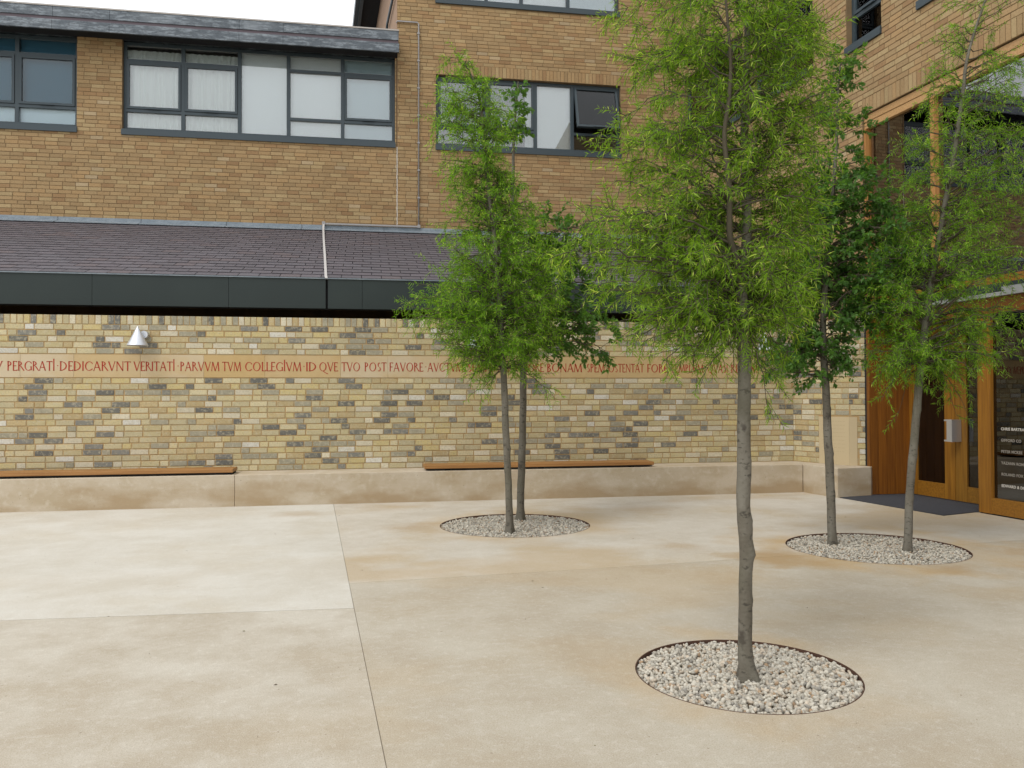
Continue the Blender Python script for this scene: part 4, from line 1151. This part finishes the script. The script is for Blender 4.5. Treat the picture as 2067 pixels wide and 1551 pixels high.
def trunk_mesh(mb, pts, rads, knots, r_, n=18, flare=True):
    # resample smoothly and add bumps, knots and a flared foot
    P_ = []; Rr = []
    for i in range(len(pts) - 1):
        m = max(2, int((Vector(pts[i + 1]) - Vector(pts[i])).length / 0.03))
        p0 = Vector(pts[max(i - 1, 0)]); p1 = Vector(pts[i]); p2 = Vector(pts[i + 1]); p3 = Vector(pts[min(i + 2, len(pts) - 1)])
        for k in range(m):
            t = k / m
            q = 0.5 * ((2 * p1) + (p2 - p0) * t + (2 * p0 - 5 * p1 + 4 * p2 - p3) * t * t + (3 * p1 - p0 - 3 * p2 + p3) * t ** 3)
            P_.append(q); Rr.append(rads[i] * (1 - t) + rads[i + 1] * t)
    P_.append(Vector(pts[-1])); Rr.append(rads[-1])
    V = []; m = len(P_)
    ph = r_.random(6) * 6.28
    for i, (p, r) in enumerate(zip(P_, Rr)):
        for k in range(n):
            a = 2 * pi * k / n
            rr = r * (1 + 0.035 * math.sin(3 * a + ph[0] + p.z * 2) + 0.03 * math.sin(p.z * 17 + ph[1] + a) + 0.02 * math.sin(p.z * 41 + ph[2] + 2 * a))
            if flare and p.z < 0.12: rr *= 1 + 0.34 * max(-0.3, math.sin(4 * a + ph[3])) * ((0.12 - p.z) / 0.12) ** 1.4
            for (kz, ka, kr, kh) in knots:
                da = (a - ka + pi) % (2 * pi) - pi
                e = math.exp(-((p.z - kz) / 0.022) ** 2 - (da / 0.55) ** 2)
                kr2 = kr * 1.5; rr += kr2 * e - kr2 * 0.8 * math.exp(-((p.z - kz - 0.008) / 0.010) ** 2 - (da / 0.26) ** 2)
            V.append((p.x + rr * math.cos(a), p.y + rr * math.sin(a), p.z))
    fs = [(i * n + k, i * n + (k + 1) % n, (i + 1) * n + (k + 1) % n, (i + 1) * n + k) for i in range(m - 1) for k in range(n)]
    fs.append(tuple((m - 1) * n + k for k in range(n)))
    mb.add(V, fs)

def tree(name, label, yt, trunk, env, zc0, nbr, twl, leafL, leafW, style, seed, group, limbs=(), extra=(), knots=(), dens=1.0, spread=0.8, topthin=0.0, cpal=None, steps=0.012, twn=(9, 15), shift=0.0):
    r_ = np.random.default_rng(seed)
    t = thing(name, (trunk[0][0], yt, 0), label, 'tree', group)
    lead = [(x, z, r) for x, z, r in trunk]
    zs = [p[1] for p in lead]
    def L(z): return np.array([np.interp(z, zs, [p[0] for p in lead]), yt + shift * max(0, z - 1.2), z])
    def LRr(z): return float(np.interp(z, zs, [p[2] for p in lead]))
    tm = MB(); trunk_mesh(tm, [tuple(L(p[1])) for p in lead], [p[2] for p in lead], knots, r_)
    tm.build('trunk', M['bark'], t, smooth=True)
    axes = [(L, LRr, zc0, zs[-1])]
    for lp in limbs:
        lm = MB(); pts = [(x, yt + dy, z) for x, dy, z, r in lp]
        trunk_mesh(lm, pts, [q[3] for q in lp], [], r_, n=12, flare=False); lm.build('limb', M['twig'], t, smooth=True)
        lz = [q[2] for q in lp]
        def LL_(z, lp=lp, lz=lz): return np.array([np.interp(z, lz, [q[0] for q in lp]), yt + np.interp(z, lz, [q[1] for q in lp]), z])
        axes.append((LL_, lambda z, lp=lp, lz=lz: float(np.interp(z, lz, [q[3] for q in lp])), lz[0], lz[-1]))
    th = math.atan2(trunk[0][0], yt); el = np.array([math.cos(th), -math.sin(th), 0]); ed = np.array([math.sin(th), math.cos(th), 0]); ct = math.cos(th)
    ev = sorted(env); ezs = np.array([e[0] for e in ev]); wds = np.array([e[2] - e[1] for e in ev])
    zz = np.linspace(ezs[0], ezs[-1], 200); pw = np.interp(zz, ezs, wds) * (1 - topthin * (zz - zz[0]) / (zz[-1] - zz[0])); pw /= pw.sum()
    targets = []
    for i in range(nbr):
        zt = r_.choice(zz, p=pw) + r_.normal() * 0.02
        ph = r_.random() * 2 * pi
        ph = ph - 0.28 * math.sin(2 * ph)
        c = L(min(zt, zs[-1]))
        right = max(0.05, (interp(ev, zt, 2) - c[0]) * ct); left = max(0.05, (c[0] - interp(ev, zt, 1)) * ct)
        a, b = math.cos(ph), math.sin(ph)
        ex_ = right if a > 0 else left; de = spread * (left + right) / 2
        R = 1 / math.sqrt((a / ex_) ** 2 + (b / de) ** 2) * r_.uniform(0.55, 1.04)
        tgt = c + el * a * R + ed * b * R; tgt[2] = zt
        targets.append((tgt, R))
    for (x, z, dy) in extra:
        c = L(max(z, zc0)); targets.append((np.array([x, yt + dy, z]), np.hypot(x - c[0], dy)))
    segs = []; tw = []
    for tgt, R in targets:
        zt = tgt[2]
        ax = axes[0]
        if len(axes) > 1 and r_.random() < 0.5:
            cand_ = axes[1 + r_.integers(len(axes) - 1)]
            if cand_[2] < zt < cand_[3] + 0.3: ax = cand_
        zb = zt - R * r_.uniform(0.0, 0.7) + 0.02
        zb = min(max(zb, ax[2]), ax[3] - 0.03)
        p0 = ax[0](zb); rb = min(ax[1](zb) * 0.45, 0.0035 + 0.010 * R)
        mid = (p0 + tgt) / 2 + np.array([0, 0, R * r_.uniform(0.08, 0.34) + max(0, (zb - zt)) * 0.3]) + r_.normal(size=3) * 0.05 * R
        n = max(6, int(R / 0.06))
        ts = np.linspace(0, 1, n + 1)[:, None]
        pts = (1 - ts) ** 2 * p0 + 2 * ts * (1 - ts) * mid + ts ** 2 * tgt
        pts[1:] += r_.normal(size=(n, 3)) * 0.010
        for k in range(n):
            segs.append((pts[k], pts[k + 1], rb * (1 - k / n * 0.85), rb * (1 - (k + 1) / n * 0.85)))
        ntw = int((3 + R / 0.055) * dens)
        for q in range(ntw):
            tt = r_.uniform(0.05, 1.0) ** 0.85
            k = min(int(tt * n), n - 1); f = tt * n - k
            bp_ = pts[k] * (1 - f) + pts[k + 1] * f; bd = nrm(pts[k + 1] - pts[k])
            rd = nrm(r_.normal(size=3)); rd -= bd * rd.dot(bd) * 0.5
            d = nrm(bd * r_.uniform(0.3, 0.9) + rd * 0.8 + np.array([0, 0, r_.uniform(-0.35, 0.30)]))
            tw.append((bp_, d, twl * r_.uniform(0.45, 1.25)))
    # short shoots straight off the leader near the top
    for i in range(int(24 * dens)):
        z = r_.uniform(zs[-1] - 0.6, zs[-1]); rd = nrm(r_.normal(size=3) * np.array([1, 1, 0.3]) + np.array([0, 0, 0.35])); tw.append((L(z), rd, twl * r_.uniform(0.4, 0.9)))
    lb = []; ld = []; tipf = []; clus = []
    for p, d, l in tw:
        m = 4; droop = r_.uniform(0.1, 0.75) if style == 'fine' else 0.25
        pts = [p]; dd = d.copy()
        cs = r_.random()
        for k in range(m):
            dd = nrm(dd + np.array([0, 0, -droop * 0.30]) + r_.normal(size=3) * 0.12); pts.append(pts[-1] + dd * l / m)
        for k in range(m): segs.append((pts[k], pts[k + 1], 0.0022 * (1 - k / m * 0.6) * twl / 0.18, 0.0022 * (1 - (k + 1) / m * 0.6) * twl / 0.18))
        nl = int(r_.integers(*twn) * (l / twl) ** 0.8) + 2
        for q in range(nl):
            tt = (q + 0.6) / nl * m if style == 'fine' else m * (0.35 + 0.65 * (q + 0.5) / nl)
            k = min(int(tt), m - 1); f = tt - k
            bp_ = pts[k] * (1 - f) + pts[k + 1] * f; bd = nrm(pts[k + 1] - pts[k])
            rd = nrm(r_.normal(size=3)); rd = nrm(rd - bd * rd.dot(bd))
            lb.append(bp_); ld.append(bd * r_.uniform(0.3, 0.9) + rd * 0.85 + np.array([0, 0, -0.10])); tipf.append(tt / m); clus.append(cs)
    lb = np.array(lb); ld = np.array(ld); tipf = np.array(tipf); clus = np.array(clus); n = len(lb)
    A, B_, C_ = cpal
    k = (0.35 * clus + 0.35 * r_.random(n) + 0.30 * tipf)[:, None]
    col = A * (1 - k) + B_ * k
    hi = r_.random(n) < (0.07 if style == 'fine' else 0.02)
    col[hi] = C_ * r_.uniform(0.8, 1.1, hi.sum())[:, None]
    V, F_, Cc = make_leaves(lb, ld, leafL * r_.uniform(0.55, 1.2, n), leafW * r_.uniform(0.7, 1.2, n), col, r_, style == 'broad')
    npmesh('foliage', V, F_, Cc, M['leaf'], t, smooth=False, kind='stuff')
    V, F_ = tubes_np(segs, 4)
    npmesh('branches', V, F_, np.ones((len(F_), 3)), M['twig'], t, smooth=True, kind='stuff')
    print(name, 'leaves', n)
    return n

FINE = (np.array([0.105, 0.225, 0.014]), np.array([0.265, 0.435, 0.034]), np.array([0.56, 0.68, 0.14]))
FINE2 = (np.array([0.105, 0.245, 0.014]), np.array([0.255, 0.470, 0.032]), np.array([0.50, 0.66, 0.12]))
BROAD = (np.array([0.048, 0.130, 0.026]), np.array([0.120, 0.250, 0.048]), np.array([0.20, 0.36, 0.10]))

T1 = [(1.799, -0.05, 0.0560), (1.798, 0.0, 0.051), (1.79, 0.059, 0.040), (1.784, 0.154, 0.0334), (1.786, 0.392, 0.0318), (1.790, 0.50, 0.0318), (1.794, 0.585, 0.0335), (1.788, 0.66, 0.0330), (1.783, 0.749, 0.0345), (1.779, 0.82, 0.0328), (1.780, 0.90, 0.0335), (1.783, 1.107, 0.0323), (1.787, 1.347, 0.0311), (1.787, 1.586, 0.03), (1.778, 1.778, 0.0288), (1.779, 1.923, 0.0264), (1.803, 2.068, 0.0228), (1.81, 2.309, 0.0217), (1.799, 2.55, 0.0205), (1.806, 2.793, 0.0169), (1.816, 3.036, 0.0157), (1.823, 3.28, 0.0133), (1.831, 3.646, 0.0097), (1.825, 4.135, 0.0048)]
E1 = [(4.12, 1.68, 1.96), (3.72, 1.32, 2.15), (3.36, 1.04, 2.24), (3.13, 1.04, 2.26), (2.98, 1.24, 2.34), (2.73, 1.08, 2.30), (2.51, 0.98, 2.20), (2.35, 1.00, 2.18), (2.18, 0.70, 2.24), (2.04, 0.68, 2.18), (1.91, 0.86, 2.14), (1.74, 1.02, 2.10), (1.62, 1.16, 2.02)]
LIMB1 = [(1.772, 0.0, 1.86, 0.0204), (1.731, -0.04, 2.018, 0.0165), (1.694, -0.06, 2.089, 0.0150), (1.682, -0.08, 2.208, 0.0135), (1.678, -0.09, 2.328, 0.0125), (1.658, -0.10, 2.471, 0.0118), (1.646, -0.11, 2.591, 0.0110), (1.665, -0.12, 2.736, 0.0098), (1.671, -0.13, 2.881, 0.0084), (1.657, -0.14, 3.037, 0.0072), (1.643, -0.14, 3.217, 0.0052), (1.635, -0.15, 3.409, 0.0036)]
K1 = [(0.60, -0.9, 0.013, 0), (0.66, -1.9, 0.010, 0), (0.735, -0.4, 0.011, 0), (0.80, -2.0, 0.009, 0), (0.95, -1.2, 0.010, 0), (1.02, -0.5, 0.009, 0), (1.20, -1.7, 0.007, 0), (1.33, -2.3, 0.006, 0), (0.47, -2.2, 0.006, 0), (0.36, -0.7, 0.006, 0), (1.48, -1.0, 0.006, 0)]
n1 = tree('fine_leaved_tree', 'nearest tree, its knobbly grey trunk alone in a gravel pit, feathery light green crown', 3.71, T1, E1, 1.66, 235, 0.165, 0.043, 0.0048, 'fine', 11, 'fine leaved young trees',
          limbs=[LIMB1], extra=[(1.20, 1.62, 0.05), (1.36, 1.50, -0.05), (1.45, 1.48, 0.1), (1.62, 1.52, -0.1), (2.05, 1.55, 0.0), (1.95, 1.5, 0.1), (1.90, 1.22, -0.1), (1.54, 1.40, -0.05), (1.57, 1.55, 0.1), (1.31, 1.62, 0.0), (2.0, 1.40, 0.05), (1.28, 1.72, -0.1), (1.12, 1.85, 0.1), (0.90, 2.02, 0.0), (0.95, 2.12, -0.1), (1.45, 1.62, 0.15), (1.0, 2.2, 0.1)],
          knots=K1, cpal=FINE, dens=1.4, twn=(17, 26), topthin=0.45)
T2A = [(1.384, -0.05, 0.043), (1.383, 0.0, 0.041), (1.38, 0.163, 0.0371), (1.375, 0.361, 0.0346), (1.361, 0.707, 0.0346), (1.343, 1.103, 0.0347), (1.334, 1.449, 0.0322), (1.31, 1.846, 0.0297), (1.291, 2.242, 0.0273), (1.267, 2.639, 0.0248), (1.228, 3.036, 0.0223), (1.189, 3.332, 0.0198), (1.155, 3.679, 0.0173), (1.126, 4.026, 0.0149), (1.091, 4.323, 0.0124), (1.002, 4.566, 0.0099), (0.879, 4.747, 0.0054)]
E2A = [(4.72, 0.76, 0.95), (4.5, 0.66, 1.20), (4.29, 0.60, 1.30), (4.0, 0.58, 1.50), (3.76, 0.68, 1.42), (3.56, 0.70, 1.40), (3.31, 0.62, 1.68), (2.97, 0.60, 1.82), (2.72, 0.58, 1.88), (2.52, 0.50, 1.90), (2.32, 0.36, 1.95), (2.13, 0.36, 1.95), (1.99, 0.62, 1.90), (1.79, 0.68, 1.80), (1.68, 0.82, 1.72)]
KS = [(0.45, -1.2, 0.007, 0), (0.62, -2.1, 0.006, 0), (0.83, -0.6, 0.008, 0), (1.0, -1.7, 0.006, 0), (1.22, -1.1, 0.006, 0)]
tree('fine_leaved_tree', 'left tree of the pair before the bench, feathery crown narrowing to a wispy tip', 8.08, T2A, E2A, 1.62, 260, 0.21, 0.052, 0.0072, 'fine', 12, 'fine leaved young trees',
     extra=[(1.09, 1.36, 0.0), (1.77, 1.42, -0.1), (1.70, 1.50, 0.1), (0.30, 2.10, 0.0), (0.36, 2.25, 0.1), (0.42, 2.12, -0.1), (1.2, 1.5, -0.1), (0.95, 1.5, 0.1)], knots=KS, cpal=FINE2, dens=1.05, twn=(16, 25))
T2B = [(1.642, -0.05, 0.047), (1.642, 0.0, 0.045), (1.642, 0.207, 0.0408), (1.655, 0.587, 0.0409), (1.667, 1.023, 0.0382), (1.674, 1.459, 0.0382), (1.67, 1.841, 0.0355), (1.632, 2.224, 0.03), (1.606, 2.661, 0.0273), (1.58, 3.098, 0.0246), (1.57, 3.536, 0.0219), (1.571, 3.921, 0.0164), (1.583, 4.251, 0.0137), (1.607, 4.583, 0.011), (1.63, 4.832, 0.0045)]
E2B = [(4.83, 1.54, 1.71), (4.47, 1.48, 1.76), (4.08, 1.43, 1.95), (3.8, 1.40, 1.87), (3.53, 1.35, 2.22), (3.25, 1.35, 2.60), (2.98, 1.35, 2.60), (2.65, 1.35, 2.70), (2.33, 1.35, 2.66), (2.0, 1.35, 2.60), (1.85, 1.42, 2.4)]
tree('broad_leaved_tree', 'right tree of the pair before the bench, with darker broader leaves', 8.87, T2B, E2B, 1.8, 44, 0.22, 0.070, 0.046, 'broad', 13, 'broader leaved young trees',
     extra=[(2.8, 2.9, 0.0), (2.85, 2.75, 0.1), (2.6, 2.45, 0.0), (2.55, 2.3, -0.1), (2.7, 2.1, 0), (2.45, 2.05, 0.1), (2.65, 1.85, 0), (2.5, 3.1, 0.0), (2.75, 3.2, 0.1), (2.3, 3.25, -0.1), (2.7, 2.5, 0.0), (2.6, 2.2, 0.1), (2.5, 1.9, 0.0), (2.4, 2.7, 0.0), (2.1, 3.0, 0.0)], knots=KS, cpal=BROAD, dens=0.9, twn=(9, 15))
T3 = [(4.175, -0.05, 0.042), (4.175, 0.0, 0.040), (4.172, 0.162, 0.0385), (4.165, 0.434, 0.0385), (4.153, 0.751, 0.0386), (4.136, 1.069, 0.0363), (4.129, 1.341, 0.034), (4.112, 1.614, 0.0318), (4.1, 1.886, 0.0295), (4.118, 2.25, 0.0273), (4.151, 2.616, 0.025), (4.195, 3.029, 0.0205), (4.239, 3.489, 0.016), (4.263, 3.857, 0.0114), (4.276, 4.18, 0.0092), (4.309, 4.482, 0.0046)]
E3 = [(4.48, 4.25, 4.40), (4.08, 4.17, 4.45), (3.71, 4.10, 4.62), (3.48, 4.0, 4.58), (3.15, 3.80, 4.86), (2.83, 3.74, 4.98), (2.52, 3.70, 5.02), (2.24, 3.66, 4.95), (2.02, 3.60, 4.76), (1.79, 3.50, 4.48), (1.57, 3.52, 4.32)]
tree('broad_leaved_tree', 'dark broad leaved tree, the left trunk in the gravel pit near the entrance', 6.9, T3, E3, 1.5, 135, 0.20, 0.058, 0.036, 'broad', 14, 'broader leaved young trees',
     extra=[(3.60, 1.75, 0), (3.65, 1.60, 0.1), (3.75, 1.55, -0.1), (3.8, 1.7, 0), (3.55, 1.68, -0.1)], knots=KS, cpal=BROAD, dens=1.1, twn=(10, 17))
T4 = [(4.63, -0.05, 0.040), (4.63, 0.0, 0.038), (4.637, 0.128, 0.0346), (4.655, 0.473, 0.0325), (4.687, 0.775, 0.0347), (4.725, 1.122, 0.0326), (4.748, 1.426, 0.0326), (4.781, 1.774, 0.0305), (4.819, 2.124, 0.0305), (4.856, 2.387, 0.0262), (4.914, 2.739, 0.0241), (4.977, 3.093, 0.0219), (5.04, 3.448, 0.0198), (5.084, 3.76, 0.0176), (5.117, 4.028, 0.0154), (5.139, 4.251, 0.0132), (5.212, 4.523, 0.0111), (5.326, 4.844, 0.0089), (5.446, 5.257, 0.0045)]
E4 = [(5.24, 5.27, 5.73), (4.81, 4.87, 5.82), (4.54, 4.77, 5.78), (4.22, 4.64, 5.75), (3.96, 4.71, 5.66), (3.68, 4.47, 5.85), (3.37, 4.40, 5.9), (3.07, 4.46, 5.9), (2.77, 4.41, 6.0), (2.46, 4.18, 6.0), (2.2, 4.08, 5.95), (1.94, 4.14, 5.88), (1.70, 4.22, 5.75), (1.50, 4.35, 5.5)]
tree('fine_leaved_tree', 'leaning fine leaved tree nearest the entrance doors, drooping over the canopy', 6.47, T4, E4, 1.62, 235, 0.19, 0.048, 0.0062, 'fine', 15, 'fine leaved young trees',
     extra=[(4.66, 1.02, -0.1), (4.6, 1.12, 0.1), (5.26, 1.10, 0.0), (5.2, 1.15, 0.1), (4.97, 1.43, -0.1), (4.44, 1.5, 0), (5.75, 2.05, -0.2), (5.6, 1.9, 0.1), (5.3, 1.3, 0), (5.05, 1.35, 0.1), (4.4, 1.3, 0)], knots=KS, cpal=FINE2, dens=0.95, twn=(15, 24), shift=-0.05, spread=0.75, topthin=0.78)

# ------------------------------------------------------------------ fallen leaves and crumbs on the paving
s = MB()
for i in range(120):
    x, y = random.uniform(-4.5, 6.2), 2.4 + 8.0 * random.random() ** 1.2
    if any((Vector((x, y)) - Vector(c)).length < R + 0.02 for c, R in ((C1, R1), (C2, R2), (C3, R3))): continue
    a = random.random() * 6.28; l = random.choice([0.005, 0.006, 0.008, 0.012, 0.02]); w_ = l * random.uniform(0.2, 0.5)
    c = random.choice([(0.10, 0.07, 0.04), (0.14, 0.10, 0.05), (0.07, 0.06, 0.04), (0.16, 0.15, 0.06), (0.20, 0.10, 0.05)])
    dx, dy = math.cos(a), math.sin(a)
    s.add([(x, y, 0.001), (x + dx * l / 2 - dy * w_, y + dy * l / 2 + dx * w_, 0.004), (x + dx * l, y + dy * l, 0.002), (x + dx * l / 2 + dy * w_, y + dy * l / 2 - dx * w_, 0.003)], [(0, 3, 2, 1)], c)
tag(s.build('leaf_litter', M['litter']), 'small dry leaves and crumbs scattered on the paving', 'leaf litter', kind='stuff')
